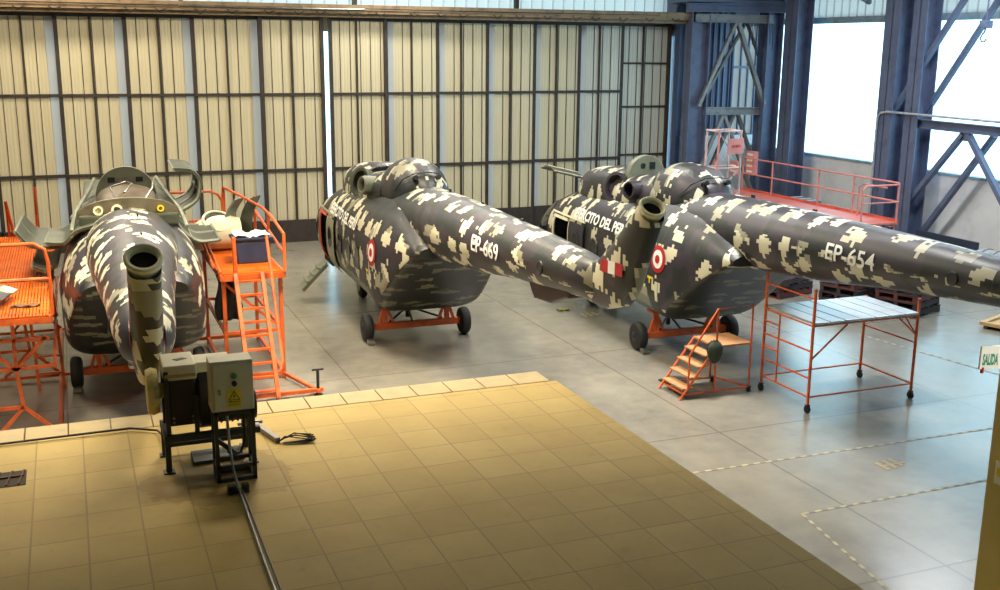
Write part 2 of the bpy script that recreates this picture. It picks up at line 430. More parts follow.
def helicopter(which, pose, label):
    x, y, ph = pose; ph = R(ph)
    t = thing('helicopter', label, 'helicopter', (x, y, 0), math.atan2(-math.cos(ph), -math.sin(ph)), 'camouflaged helicopter fuselages without rotors')
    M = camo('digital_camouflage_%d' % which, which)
    door = which != 1
    holes = []
    if door: holes = [lambda c: -4.65 < c.x < -3.7 and 1.05 < c.z < 2.3 and c.y < -.5]
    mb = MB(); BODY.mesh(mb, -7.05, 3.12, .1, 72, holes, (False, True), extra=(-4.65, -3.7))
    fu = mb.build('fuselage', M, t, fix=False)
    if door:
        inn = MB()
        inn.sheet([[Vector((sx, -sy, z)) for sx, sy in ((-4.7,1.15),(-4.7,.2),(-3.66,.2),(-3.66,1.15))] for z in (1.02, 2.4)])
        inn.b2((-4.7,-1.15,1.0),(-3.66,-.2,1.04)); inn.build('doorway_interior', DARK, t)
        fr = MB()
        for sx in (-4.67, -3.68): fr.sheet([[BODY.port(sx+d, z, .02) for d in (-.04, .04)] for z in [.98+i*.11 for i in range(13)]], .03)
        fr.sheet([[BODY.port(-4.65+i*.1, z, .02) for z in (2.26, 2.33)] for i in range(10)], .03)
        fr.build('door_frame', REDORANGE if which == 2 else CREAM, t)
        rl = MB(); rl.sheet([[BODY.port(-4.8+i*.16, z, .03) for z in (2.36, 2.40)] for i in range(14)], .04); rl.build('door_rail', CREAM if which == 3 else M, t)
        # sliding door stowed behind the opening
        sd = patch_on(BODY, -3.6, -2.72, 1.05, 2.3, .05).build('sliding_door', M, t)
    # seams
    sm = MB()
    for sx in (-5.15, -2.0, .98):
        sm.sheet([[BODY.pt(sx+d, PI/2-2*PI*k/60, .004) for k in range(61)] for d in (-.008, .008)])
    sm.build('panel_seam', DGREEN, t)
    # cockpit glazing both sides + windscreen
    for mir in (False, True):
        patch_on(BODY, -6.05, -5.75, 1.75, 2.35, .012, mirror=mir).build('cockpit_window', GLASS, t)
        patch_on(BODY, -5.68, -5.15, 1.6, 2.5, .012, mirror=mir).build('cockpit_window', GLASS, t)
        patch_on(BODY, -6.55, -6.15, 1.6, 2.0, .012, mirror=mir).build('cockpit_window', GLASS, t)
    for s_ in (-3.15, -2.2, -1.25, -.3):
        w = disc_on(BODY, s_, 1.85, 0, .19, .018 if s_ > -3 else .07, asp=1.2).build('porthole', GLASS, t)
        disc_on(BODY, s_, 1.85, .19, .22, .022 if s_ > -3 else .074, asp=1.2).build('window_rim', DGREEN, w)
    # roundel and lettering on the port side
    rd = disc_on(BODY, .95 if which != 2 else 1.0, 2.2, 0, .28, .016).build('roundel', RED, t)
    disc_on(BODY, .95 if which != 2 else 1.0, 2.2, 0, .19, .019).build('white_ring', WHITE, rd)
    disc_on(BODY, .95 if which != 2 else 1.0, 2.2, 0, .09, .022).build('red_centre', RED, rd)
    if door:
        text_on(BODY, 'EJÉRCITO DEL PERÚ', -3.45, -.5, 2.42, .27, .014, .05).build('title_lettering', WHITE, t)
        text_on(BOOM, 'EP-669' if which == 2 else 'EP-654', 5.45, 6.6, 3.02, .27, .006, .016).build('serial_lettering', WHITE, t)
        tb = MB(); tb.sheet([[BODY.port(.55+i*.05, 1.74+j*.05, .016) for j in range(2)] for i in range(5)]); tb.sheet([[BODY.port(.62+i*.05, 1.64+j*.05, .016) for j in range(3)] for i in range(2)])
        tb.build('yellow_stencil', YEL, t)
    # tail boom, keel box, fin
    mb = MB(); BOOM.mesh(mb, -1.0, 9.6, .12, 48); mb.build('tail_boom', M, t, fix=False)
    bs = MB()
    for sx in (4.72, 8.9): bs.sheet([[BOOM.pt(sx+d, 2*PI*k/40, .004) for k in range(41)] for d in (-.007, .007)])
    bs.build('boom_seam', DGREEN, t)
    an = MB()
    for sx in (2.2, 4.2, 6.2): an.box((sx, .12, 3.61), (.1, .03, .06))
    an.build('antenna_mount', DARK, t)
    if which != 3:
        dp = MB(); sec = [(7.2,2.95),(8.9,3.12),(8.85,2.88),(8.2,2.66),(7.55,2.6),(7.42,2.7)]
        dp.prism(sec, -.2, .2, lambda u, v, q: Vector((u, q, v))); dp.build('radar_box', PURPLE, t, bevel=.04)
    hl = MB()
    hl.torus(BOOM.port(8.2, 3.22, .0), (0,-1,.1), .09, .018); hl.lathe([(.09, 0), (.085, .012)], BOOM.port(8.2, 3.22, .0), (0,-1,.1)); hl.build('stabilizer_socket', DARK, t)
    if which != 3 or True:
        fin_mesh().build('tail_fin', M, t)
        nrm = Vector((.6, 0, .8)); cc = Vector((10.915, 0, 4.47)); u = Vector((.8,0,-.6))
        fl = MB(); fl.lathe([(.15,-.1),(.165,.0),(.178,.02),(.178,.04),(.128,.045),(.125,-.05)], cc, nrm, 32); fl.torus(cc+nrm*.04, nrm, .158, .018, 32, 8)
        g = fl.build('gearbox_flange', CREAM, t)
        ft = MB(); ft.lathe([(.0,-.02),(.126,-.02)], cc, nrm, 24); ft.build('flange_bore', DARK, g)
        for sgn in (-1, 1):
            def q(s_, z_): return Vector((s_, sgn*.163, z_))
            def quad(mb_, P): mb_.add([q(*p) for p in P]+[q(p[0], p[1])+Vector((0, sgn*.006, 0)) for p in P], [(0,1,2,3),(7,6,5,4),(0,4,5,1),(1,5,6,2),(2,6,7,3),(3,7,4,0)])
            A, B, D, E_ = (9.86,3.49),(10.5,3.53),(10.56,3.70),(9.82,3.66)
            f_ = lambda t_, top: (A[0]+(B[0]-A[0])*t_, (A[1] if not top else E_[1])+((B[1]-A[1]) if not top else (D[1]-E_[1]))*t_)
            m = MB(); quad(m, [f_(0,0), f_(.34,0), f_(.34,1), f_(0,1)]); fg = m.build('flag', RED, t)
            m = MB(); quad(m, [f_(.66,0), f_(1,0), f_(1,1), f_(.66,1)]); m.build('flag_red_stripe', RED, fg)
            m = MB(); quad(m, [f_(.34,0), f_(.66,0), f_(.66,1), f_(.34,1)]); m.build('flag_white_stripe', WHITE, fg)
    # roof fairings
    if which != 1:
        mb = MB(); ENG.mesh(mb, -5.2, -2.45, .1, 48, cap=(True, True)); mb.build('engine_cowling', M, t)
        mb = MB(); DECK.mesh(mb, -2.6, -.4, .1, 40, cap=(True, True)); mb.build('gearbox_fairing', M, t)
        mb = MB(); DOME.mesh(mb, -.95, 1.5, .08, 48, cap=(True, True)); mb.build('rear_cowling', M if which == 2 else M, t)
        for sg in (-1, 1):
            ex = MB(); c0 = Vector((-1.2, sg*.62, 3.32)); ax = Vector((.25, sg*1, .12)).normalized()
            ex.lathe([(.22,0),(.22,.25),(.19,.34),(.16,.34),(.16,.1),(0,.1)], c0, ax, 24); ex.build('exhaust_stub', GREEN if which == 2 else M, t)
            ey = MB(); c1 = Vector((-2.3, sg*.62, 3.25)); ax2 = Vector((.35, sg*1, .25)).normalized()
            ey.lathe([(.33,-.1),(.36,.05),(.36,.12),(.29,.12),(.27,.0),(0,.0)], c1, ax2, 28)
            ey.build('engine_intake', DGREEN if which == 2 else M, t)
        for yy in (-.28, .2):
            bp = MB(); bp.cyl((.95, yy, 3.72),(1.14, yy*1.05, 3.76),.05); bp.build('vent_port', DARK, t)
        bp = MB(); bp.tube([(.6,-.62,3.42),(.85,-.5,3.7),(1.03,-.28,3.84),(1.1,.0,3.86),(1.03,.25,3.82)], .012, 6); bp.build('cowling_strap', DARK, t)
    # grey semicircular bulkhead over the gearbox deck
    if which != 2:
        A = MB(); n = 24; s0, s1 = -2.25, -2.05
        hw, zb, zt = (.6, 3.2, 4.0) if which == 1 else (.5, 3.3, 4.02)
        out = [(hw*math.cos(PI*k/n), zb+(zt-zb)*math.sin(PI*k/n)**.75) for k in range(n+1)]
        if which == 1:
            inn = [(p[0]*.8, zb+(p[1]-zb)*.5) for p in out]
            A.sheet([[Vector((s1, *out[k])), Vector((s1, *inn[k]))] for k in range(n+1)], .16, smooth=False)
            fw = A.build('bulkhead_arch', GREEN, t)
            sl = MB(); [sl.box((s1+.165, c_, 3.74), (.02, w_, .1)) for c_, w_ in ((-.27,.14),(.27,.14))]; sl.build('bulkhead_slot', DARK, fw)
            pl = MB(); pl.box((s1+.165, 0, 3.74), (.02, .3, .1)); pl.build('bulkhead_plate', STEEL, fw)
        else:
            A.prism(out, s0, s1, lambda u, v, q: Vector((q, u, v))); fw = A.build('bulkhead_arch', GREEN, t, bevel=.02)
            hl = MB(); hl.cyl((s1,-.12,3.78),(s1+.02,-.12,3.78),.06); hl.box((s1+.01, .12, 3.78), (.02,.14,.16)); hl.build('bulkhead_opening', DARK, fw)
    if which == 1:
        dk = MB(); dk.b2((-4.6,-.85,3.2),(.9,.85,3.43)); dk.build('engine_deck', DGREEN, t, bevel=.04)
        cv = Loft([(-2.0,.45,3.6,3.2,3.4,2,2),(-1.6,.56,3.68,3.2,3.4,2.2,2),(-.9,.58,3.66,3.2,3.4,2.2,2),(-.5,.5,3.55,3.2,3.4,2,2)])
        mb = MB(); cv.mesh(mb, -2.0, -.5, .1, 36, cap=(True, True)); mb.build('gearbox_cover', worn('brown_gearbox_paint', srgb(96,82,62), .5, .1), t)
        bw = MB(); n = 20; pr = [(.9*math.cos(PI*k/n), 3.35+.36*math.sin(PI*k/n)**.8) for k in range(n+1)]
        bw.prism(pr, .62, .74, lambda u, v, q: Vector((q, u, v))); b_ = bw.build('rear_bulkhead', worn('brown_grey_bulkhead', srgb(112,104,84), .4, .3), t)
        for yy, rr in ((-.52,.085),(-.2,.1),(.55,.06)):
            pp = MB(); pp.lathe([(rr,0),(rr,.1),(rr*.6,.1),(rr*.6,.02),(0,.02)], (.74, yy, 3.5), (1,0,.1), 18); pp.build('duct_port', CREAM if yy < 0 else YEL, b_)
        hp = MB(); hp.tube([(-.1,-.05,3.7),(-.5,.1,3.82),(-1.0,.0,3.8),(-.6,-.3,3.75),(0.2,-.2,3.6)], .018, 6); hp.tube([(.5,.3,3.65),(.1,.45,3.8),(-.6,.5,3.9)], .018, 6); hp.build('hydraulic_hose', STEEL, t)
        rl = MB()
        for sg in (-1, 1):
            rl.tube([(-2.1,sg*.6,3.75),(-1.0,sg*.72,3.62),(.3,sg*.92,3.42),(1.1,sg*.98,3.2)], .035, 6)
            rl.tube([(-2.1,sg*.64,3.6),(-1.0,sg*.8,3.45),(.2,sg*1.0,3.3)], .03, 6)
        rl.build('deck_rail', GREEN, t)
        def cowl(P, s0, s1, name, th=.03):
            a = arc_pts(P, 16)
            mb_ = MB(); mb_.sheet([[Vector((s0+(s1-s0)*j/6, u, v)) for j in range(7)] for u, v in a], th)
            o = mb_.build(name, DGREEN, t)
            rb = MB()
            for s_ in (s0+.04, (s0+s1)/2, s1-.04): rb.tube([Vector((s_, u, v)) for u, v in a], .035, 6)
            for k in (0, 8, 16): rb.tube([Vector((s0, *a[k])), Vector((s1, *a[k]))], .03, 6)
            rb.build('panel_rib', GREEN, o)
        cowl([(.72,3.3),(1.0,3.38),(1.28,3.62),(1.32,3.88),(1.12,4.12),(.85,4.14)], -1.5, .2, 'open_cowling_panel')
        cowl([(.8,3.3),(.95,2.98),(1.3,2.76),(1.62,2.78)], -1.8, .3, 'open_cowling_panel')
        cowl([(-.8,3.25),(-.95,3.0),(-1.3,2.8),(-1.7,2.84),(-1.95,3.12)], -1.7, .4, 'open_cowling_panel')
        cowl([(-.55,3.3),(-.9,3.2),(-1.15,3.0),(-1.42,3.02)], .0, 1.2, 'open_cowling_panel')
        cowl([(-1.3,2.5),(-1.5,2.42),(-1.7,2.5)], -1.2, .6, 'open_cowling_panel')
    if which == 3:
        hp = MB(); a = arc_pts([(-.5,3.42),(-.8,3.44),(-1.1,3.5)], 8)
        hp = MB(); hp.sheet([[Vector((-5.35+.9*j/6-.1*k, -.55-.09*k, 3.3+.02*k-.01*(j-3)**2)) for j in range(7)] for k in range(7)], .03)
        o = hp.build('open_roof_hatch', DGREEN, t)
        r_ = MB()
        for j in (0, 2, 4, 6): r_.tube([Vector((-5.35+.9*j/6-.1*k, -.55-.09*k, 3.34+.02*k-.01*(j-3)**2)) for k in range(7)], .025, 6)
        r_.build('hatch_rib', GREEN, o)
    if which == 2:
        st = MB(); a, b = Vector((-4.2,-1.22,1.0)), Vector((-4.25,-1.85,.35)); st.bar(a, b, .6, .09)
        for k in range(3):
            c_ = a.lerp(b, .25+.25*k); st.box(c_+Vector((0,-.03,.06)), (.55,.1,.03))
        st.build('boarding_steps', M, t, bevel=.01)
    # nose gear
    ng = MB(); ng.tube([(-4.2,0,.85),(-4.3,0,.34)], .06); ng.cyl((-4.3,-.26,.3),(-4.3,.26,.3),.035); ng.bar((-4.9,0,.85),(-4.32,0,.45),.05); g = ng.build('nose_gear_strut', GREEN, t)
    for sg in (-1, 1):
        w = MB(); w.lathe([(.08,-.1),(.2,-.1),(.28,-.08),(.3,-.03),(.3,.03),(.28,.08),(.2,.1),(.08,.1)], (-4.3, sg*.26, .3), (0,1,0), 24); wo = w.build('nose_wheel', RUBBER, t)
        h = MB(); h.cyl((-4.3, sg*.26-.105, .3), (-4.3, sg*.26+.105, .3), .15, 16); h.build('wheel_hub', STEEL, wo)
    return t

def dolly(pose, label, g=1.13):
    x, y, ph = pose; ph = R(ph)
    t = thing('support_dolly', label, 'dolly', (x, y, 0), math.atan2(-math.cos(ph), -math.sin(ph)), 'orange wheeled dollies under the helicopters')
    a = MB(); a.bar((0,-g+.1,.32),(0,g-.1,.32),.14,.14); a.build('axle_beam', ORANGE, t, bevel=.01)
    for sg in (-1, 1):
        s = MB(); yy = sg*.72
        s.bar((0,yy,.36),(0,yy,.86),.1,.1); s.bar((.02,yy+.22*sg*0+.16*sg,.36),(.02,yy,.84),.06); s.bar((-.02,yy-.2*sg,.36),(-.02,yy,.84),.06); s.box((0,yy,.84),(.34,.3,.05))
        s.build('post', ORANGE, t, bevel=.006)
        w = MB(); w.lathe([(.12,-.1),(.22,-.11),(.28,-.09),(.31,-.04),(.31,.04),(.28,.09),(.22,.11),(.12,.1)], (0, sg*g, .31), (0,1,0), 28); wo = w.build('wheel', RUBBER, t)
        h = MB(); h.lathe([(.0,-.09),(.06,-.12),(.14,-.09),(.14,.09),(.06,.12),(0,.09)], (0, sg*g, .31), (0,1,0), 18); h.build('wheel_hub', DARK, wo)
        if sg > 0: continue
        c = MB(); c.box((.3, sg*(g), .07), (.2,.12,.08)); c.cyl((.36, sg*g-.08, .05), (.36, sg*g+.08, .05), .05, 12); c.build('wheel_chock', STEEL, t)
    b = MB(); b.tube([(0,-.6,.42),(-.75,0,.55)], .025); b.tube([(0,.6,.42),(-.75,0,.55)], .025); b.tube([(0,-.1,.4),(-.75,0,.55)], .025); b.cyl((-.75,0,.3),(-.75,0,.6),.05); b.build('tow_bar', DARK, t)
    return t
# ------------------------------------------------------------------ setting
def concrete():
    s = N('polished_concrete'); co = s.coord('Object')
    a = s.noise(co, .35, 4, .6); b = s.noise(co, 2.2, 6, .65); c = s.noise(co, 14, 3, .6)
    m = s.math('ADD', s.math('MULTIPLY', a, .6), s.math('MULTIPLY', b, .4))
    col = s.ramp(m, [(.30, srgb(104,102,95)), (.48, srgb(126,122,112)), (.62, srgb(138,133,120)), (.75, srgb(146,140,126))])
    st = s.ramp(s.noise(s.mapping(co, sc=(.5, 1.4, 1)), 1.1, 6, .7), [(.60, (0,0,0)), (.85, (1,1,1))])
    col = s.mix(s.math('MULTIPLY', st, .10), col, srgb(98,92,80))
    x, y, z = s.sep(co)
    def joint(v, off, sp):
        d = s.math('ABSOLUTE', s.math('SUBTRACT', s.math('PINGPONG', s.math('ADD', v, off), sp), 0))
        return s.math('LESS_THAN', d, .018)
    j = s.math('MAXIMUM', joint(x, .4, 2.6), joint(y, .9, 2.6))
    col = s.mix(s.math('MULTIPLY', j, .55), col, srgb(84,78,68))
    s.bump(a, .05, .02)
    return s.fin(col, s.math('MULTIPLY_ADD', m, .2, .14), 0, 1.0)
def tiles():
    s = N('roof_paving_tiles'); co = s.coord('Object'); x, y, z = s.sep(co)
    br = s.n.new('ShaderNodeTexBrick'); s.l.new(s.mapping(co, loc=(.1,.02,0)), br.inputs['Vector'])
    br.offset = .0; br.inputs['Scale'].default_value = 1; br.inputs['Brick Width'].default_value = .42; br.inputs['Row Height'].default_value = .47
    br.inputs['Mortar Size'].default_value = .008; br.inputs['Mortar Smooth'].default_value = .3; br.inputs['Bias'].default_value = 0
    br.inputs['Color1'].default_value = srgb(200,172,98); br.inputs['Color2'].default_value = srgb(188,160,84); br.inputs['Mortar'].default_value = srgb(162,138,84)
    n = s.noise(co, 1.3, 6, .65); n2 = s.noise(co, 7, 4, .6)
    col = s.mix(s.ramp(n, [(.35, (.55,.55,.55)), (.65, (0,0,0))]), br.outputs[0], srgb(174,144,70))
    col = s.mix(s.math('MULTIPLY', s.ramp(n2, [(.6, (0,0,0)), (.75, (1,1,1))]), .2), col, srgb(136,112,76))
    # damp brown stain round the machine base
    r_ = s.vec('LENGTH', s.mapping(co, loc=(-1.15,-9.35,0), sc=(1,1,0)))
    d = s.n.new('ShaderNodeVectorMath'); d.operation = 'LENGTH'; s.l.new(s.mapping(co, loc=(-1.15,-9.3,0), sc=(1,1,0)), d.inputs[0])
    stn = s.math('LESS_THAN', s.math('ADD', d.outputs['Value'], s.math('MULTIPLY', n, 1.1)), 1.18)
    col = s.mix(s.math('MULTIPLY', stn, .28), col, srgb(124,92,48))
    h = s.math('SUBTRACT', 1, br.outputs['Fac'])
    s.bump(s.math('ADD', h, s.math('MULTIPLY', n, .3)), .35, .012)
    return s.fin(col, .62, 0, .3)
fl = MB(); fl.b2((-32,-6,-.12),(34,41,0)); struct(fl.build('floor', concrete()), 'smooth grey beige concrete hangar floor with joints')
TILE = tiles()
pf = MB(); pf.b2((-14,-6,0),(5.1,10.9,2.6)); struct(pf.build('floor_mezzanine', TILE), 'cream tiled raised slab in the foreground')
EDGE = worn('cream_edge_block', srgb(180,158,106), .6, 0, .14, 3)
eb = MB(); x = -14.0
for i in range(47):
    eb.box((x+.2, 11.11, 2.52), (.395, .40, .17)); x += .405
eb.b2((-14,10.92,0),(5.1,11.28,2.43)); struct(eb.build('trim_1', EDGE, bevel=.008), 'row of pale edge blocks along the front of the tiled slab')
MET = worn('dark_frame_steel', srgb(58,50,44), .55, .2, .3, 4)
COLB = worn('blue_grey_column_paint', srgb(98,108,136), .5, .1, .2, 2)
BRACE = worn('grey_brace_steel', srgb(140,138,136), .5, .3, .25, 3)
RUST = worn('brown_track_steel', srgb(140,118,90), .45, .3, .3, 3)
def sheetmat(name, a, rough=.42, spec=.4):
    s = N(name); co = s.coord('Object'); n = s.noise(s.mapping(co, sc=(1,1,.15)), 3, 4, .6)
    col = s.ramp(n, [(.3, tuple(c*.93 for c in a[:3])), (.6, a[:3])])
    # fine vertical flutes
    x = s.sep(co)[0]; s.bump(s.math('SINE', s.math('MULTIPLY', s.math('ADD', x, s.sep(co)[1]), 60)), .25, .01)
    return s.fin(col, rough, .15, spec)
SHEET = sheetmat('beige_corrugated_sheet', srgb(204,194,162))
SHEETB = sheetmat('pale_corrugated_sheet', srgb(196,196,182))
SHEETD = sheetmat('dark_blue_grey_sheet', srgb(100,110,136))
def translucent():
    s = N('translucent_daylight_sheet'); s.n.remove(s.p)
    t = s.n.new('ShaderNodeBsdfTranslucent'); t.inputs[0].default_value = (.46,.38,.35,1)
    d = s.n.new('ShaderNodeBsdfDiffuse'); d.inputs[0].default_value = (.75,.8,.82,1)
    m = s.n.new('ShaderNodeMixShader'); m.inputs[0].default_value = .35
    s.l.new(t.outputs[0], m.inputs[1]); s.l.new(d.outputs[0], m.inputs[2]); s.l.new(m.outputs[0], s.out.inputs[0]); return s.m
TRANS = translucent()
def pane():
    s = N('clear_window_glass'); s.n.remove(s.p)
    t = s.n.new('ShaderNodeBsdfTransparent'); t.inputs[0].default_value = (.96,.98,1,1)
    g = s.n.new('ShaderNodeBsdfGlossy'); g.inputs['Roughness'].default_value = .05
    m = s.n.new('ShaderNodeMixShader'); m.inputs[0].default_value = .05
    s.l.new(t.outputs[0], m.inputs[1]); s.l.new(g.outputs[0], m.inputs[2]); s.l.new(m.outputs[0], s.out.inputs[0]); return s.m
PANE = pane()

# sliding hangar door leaves, stepped back from the middle seam
POST = [-4.1,-2.1,-.14,1.84,3.85,5.92,8.04,10.06,11.94,13.81,15.66,17.48,19.29,21.3]
SEAM = 8.04; YD = 35.5; nleaf = 0
for i in range(len(POST)-1):
    a, b = POST[i], POST[i+1]; left = b <= SEAM+.01; nleaf += 1
    k = (6-i) if left else (i-6-1+0); k = max(0, (5-i-0) if left else (i-6))
    y = YD + .10*k
    if b == SEAM: b -= .14
    if a == SEAM: a += .14
    last = i == len(POST)-2
    t = structE('door_%d' % nleaf, 'tall beige corrugated hangar door leaf in a dark steel frame')
    mid = [-1.1,.83,2.81,4.87,6.9,9.07,11.0,12.82,14.71,16.55,18.33,20.21]; mm = [m for m in mid if a < m < b]; m_ = mm[0] if mm else (a+b)/2
    sw = .3 if (k > 0 or not left) and not last and i != 6 else 0
    sa, sb = (a, b-sw) if left else (a+sw, b)
    sh = MB(); w_ = .17; x = sa; prof = []
    while x < sb-.001:
        x2 = min(x+.345, sb); prof += [(x, 0), (x2-.03, 0), (x2-.026, .02), (x2-.008, .02), (x2, 0)]; x = x2
    sh.sheet([[Vector((p, y+.03+q, zz)) for zz in (.55, 7.3)] for p, q in prof], smooth=False)
    sh.build('corrugated_sheet', SHEETB if last or i in (11,) else SHEET, t)
    rb = MB(); x = sa+.335
    while x < sb-.1: rb.b2((x-.009, y+.012, .6), (x+.009, y+.028, 7.3)); x += .345
    rb.build('sheet_ribs', MET, t)
    if sw:
        ls = MB(); la, lb = (b-sw, b-.03) if left else (a+.03, a+sw)
        ls.b2((la, y+.03, .6), (lb, y+.034, 7.3)); ls.build('daylight_standin_strip', TRANS, t)  # added translucent strip stands in for daylight grazing the plain sheet
    fr = MB()
    e = b if left else a
    if i == 5: e = b
    fr.b2((e-.06, y-.09, .0), (e+.06, y+.03, 7.36))
    if i in (5, 6, 12): e2 = a if left else b; fr.b2((e2-.06, y-.09, .0), (e2+.06, y+.03, 7.36))
    fr.b2((m_-.03, y-.04, .5), (m_+.03, y+.03, 7.36))
    for zz, h in ((4.88, .09), (2.41, .1), (7.3, .12)) if not last else ((5.9,.07),(4.3,.07),(2.5,.07),(7.3,.12)):
        fr.b2((a, y-.05, zz-h/2), (b, y+.03, zz+h/2))
    fr.b2((a, y-.09, .0), (b, y+.03, .74)); fr.build('door_frame', MET, t)
# overhead track, upper wall, left wall, ceiling
tk = MB(); tk.b2((-32,34.95,7.46),(21.6,36.5,7.56)); tk.b2((-32,35.2,7.34),(21.6,35.3,7.5)); tk.b2((-32,36.2,6.9),(21.6,36.3,7.6)); tk.b2((-32,34.9,7.56),(21.6,35.0,7.72)); tk.b2((-32,35.0,7.68),(21.6,36.6,7.74))
struct(tk.build('trim_2', RUST), 'brown steel track beam above the hangar doors')
cb = MB()
for i in range(26):
    x = -4+i*.98+random.uniform(-.2,.2); z0 = 7.52
    cb.tube([(x,34.93,z0),(x+.12,34.9,z0-.10-random.random()*.08),(x+.32,34.92,z0-.02)], .014, 5)
cb.tube([(-4,34.92,7.62),(2,34.9,7.6),(8,34.92,7.62),(14,34.9,7.6),(21,34.92,7.62)], .02, 6)
tag(cb.build('track_cable', DARK), 'thin dark cable clipped along the door track beam', 'cable')
tp = MB(); tp.tube([(3.4,34.86,7.6),(8,34.86,7.58),(9.2,34.86,7.6)], .03, 8); tag(tp.build('track_pipe', STEEL), 'silver pipe fixed along the middle of the door track', 'pipe')
def corr(mb, o, d, L, z0, z1, sp=.3, dep=.05, n=(0,-1,0)):
    o, d, n = Vector(o), Vector(d), Vector(n); x = 0; prof = []
    while x < L-.001:
        x2 = min(x+sp, L); prof += [(x,0),(x2-.06,0),(x2-.045,dep),(x2-.015,dep)]; x = x2
    prof.append((L, 0))
    mb.sheet([[o+d*p+n*q+Vector((0,0,z)) for z in (z0, z1)] for p, q in prof], smooth=False)
wb = MB(); corr(wb, (-32,36.6,0), (1,0,0), 53.6, 7.72, 10.6, .42); struct(wb.build('wall_back', TRANS), 'pale corrugated wall above the hangar doors')
wb2 = MB(); corr(wb2, (-32,36.6,0), (1,0,0), 27.9, 0, 7.72, .42); struct(wb2.build('wall_back_left', SHEET), 'beige corrugated wall left of the hangar doors')
ug = MB()
for x in (-2.2, 3.55, 9.2, 15.1): ug.b2((x, 36.3, 7.74), (x+.13, 36.5, 10.6)); 
struct(ug.build('trim_3', MET), 'dark posts on the wall above the doors')
wl = MB(); wl.b2((-32.2,-6,0),(-32,41,10.6)); struct(wl.build('wall_left', SHEETB), 'far left hangar wall')
wf = MB(); wf.b2((-32,-6.2,0),(34,-6,10.6)); struct(wf.build('wall_front', SHEETB), 'hangar wall behind the viewer')
ce = MB(); ce.b2((-32,-6,10.6),(34,41,10.8)); struct(ce.build('ceiling', worn('grey_roof_sheet', srgb(150,150,142), .6)), 'grey hangar roof sheeting')
# corner bay behind the lattice
WALLG = worn('grey_blockwork_wall', srgb(236,236,236), .75, 0, .12, 1.2, bump=.1)
cw = MB(); cw.b2((21.4,37.2,0),(26.1,37.4,3.1)); corr(cw, (21.4,37.2,0), (1,0,0), 3.5, 3.1, 10.6, .26, .07); corr(cw, (26.0,37.2,0), (1,0,0), .2, 3.1, 10.6, .26, .07)
struct(cw.build('wall_corner', [SHEETD]), 'dark blue corrugated wall in the far corner')
cg = MB(); cg.b2((22.6,37.1,0),(26.1,37.19,3.05)); struct(cg.build('wall_corner_lower', WALLG), 'pale grey lower wall in the far corner')
w1 = structE('window_1', 'narrow pale daylight window strip in the far corner')
g1 = MB(); g1.b2((24.9,37.2,3.1),(26.0,37.23,7.4)); g1.build('glazing', TRANS, w1)
g2 = MB(); [g2.b2((x,37.12,3.1),(x+.05,37.2,7.4)) for x in (24.88,25.25,25.6,25.95)]; g2.b2((24.9,37.1,5.7),(26,37.2,5.8)); g2.b2((24.9,37.12,7.35),(26,37.3,10.6)); g2.build('window_frame', COLB, w1)
ws = MB(); ws.b2((21.45,35.9,0),(21.65,37.3,10.6)); struct(ws.build('wall_return', SHEETD), 'dark return wall beside the last door leaf')
# right side wall with the big opening
wr = MB(); wr.b2((26.0,-6,0),(26.25,37.4,2.62)); struct(wr.build('wall_right', WALLG), 'pale grey lower side wall under the big windows')
wu = MB(); corr(wu, (26.05,-6,0), (0,1,0), 43.4, 7.56, 10.6, .42, .05, (-1,0,0)); struct(wu.build('wall_right_upper', TRANS), 'pale translucent sheeting above the side windows')
we = MB(); we.b2((26.0,7.0,2.62),(26.2,12.0,7.56)); struct(we.build('wall_right_pier', WALLG), 'grey pier of the side wall')
w2 = structE('window_2', 'huge overexposed side window')
g1 = MB(); g1.b2((26.12,12.0,2.62),(26.13,37.2,7.5)); g1.build('glass', PANE, w2)
g2 = MB(); g2.b2((25.97,12,7.38),(26.2,37.2,7.6)); g2.b2((25.95,12,2.56),(26.25,37.2,2.64)); g2.build('window_frame', worn('pale_blue_frame', srgb(150,176,190), .4), w2)
st = MB(); [st.b2((25.85,12+i*3.1,8.0),(25.98,12.12+i*3.1,10.6)) for i in range(9)]; st.b2((25.8,7,9.2),(25.95,37,9.35))
for i in range(8): st.bar((25.9,12+i*3.1,8.0),(25.9,15.1+i*3.1,9.2),.06)
struct(st.build('trim_4', worn('pale_blue_girt', srgb(120,146,160), .5)), 'pale blue girts and struts above the side windows')

# steel columns and bracing
def hcol(mb, x, y, z1, w=.5, d=.46):
    mb.b2((x-w/2,y-d/2,0),(x-w/2+.03,y+d/2,z1)); mb.b2((x+w/2-.03,y-d/2,0),(x+w/2,y+d/2,z1)); mb.b2((x-w/2,y-.015,0),(x+w/2,y+.015,z1))
    mb.b2((x-w/2-.08,y-d/2-.08,0),(x+w/2+.08,y+d/2+.08,.04))
def column(x, y, label, w=.5, d=.46):
    t = thing('steel_column', label, 'column', (x, y, 0), 0, 'blue grey steel columns of the hangar frame')
    m = MB(); hcol(m, 0, 0, 10.6, w, d); m.b2((-w/2+.03,-.02-.16,0),(-w/2+.06,.16,10.6)); m.build('shaft', COLB, t)
    b = MB(); b.box((0,0,.03),(w+.25,d+.25,.05)); [b.cyl((sx*(w/2+.07),sy*(d/2+.07),.05),(sx*(w/2+.07),sy*(d/2+.07),.11),.025,8) for sx in (-1,1) for sy in (-1,1)]; b.build('base_plate', COLB, t)
    return t
column(21.85, 35.0, 'thick dark column at the right end of the hangar doors', .78, .5)
column(25.05, 34.95, 'blue grey column at the right end of the corner bracing', .7, .6)
column(25.1, 33.35, 'blue grey column at the left edge of the bright side window', .7, .75)
column(25.1, 28.1, 'wide blue grey column dividing the bright side window', .7, .7)
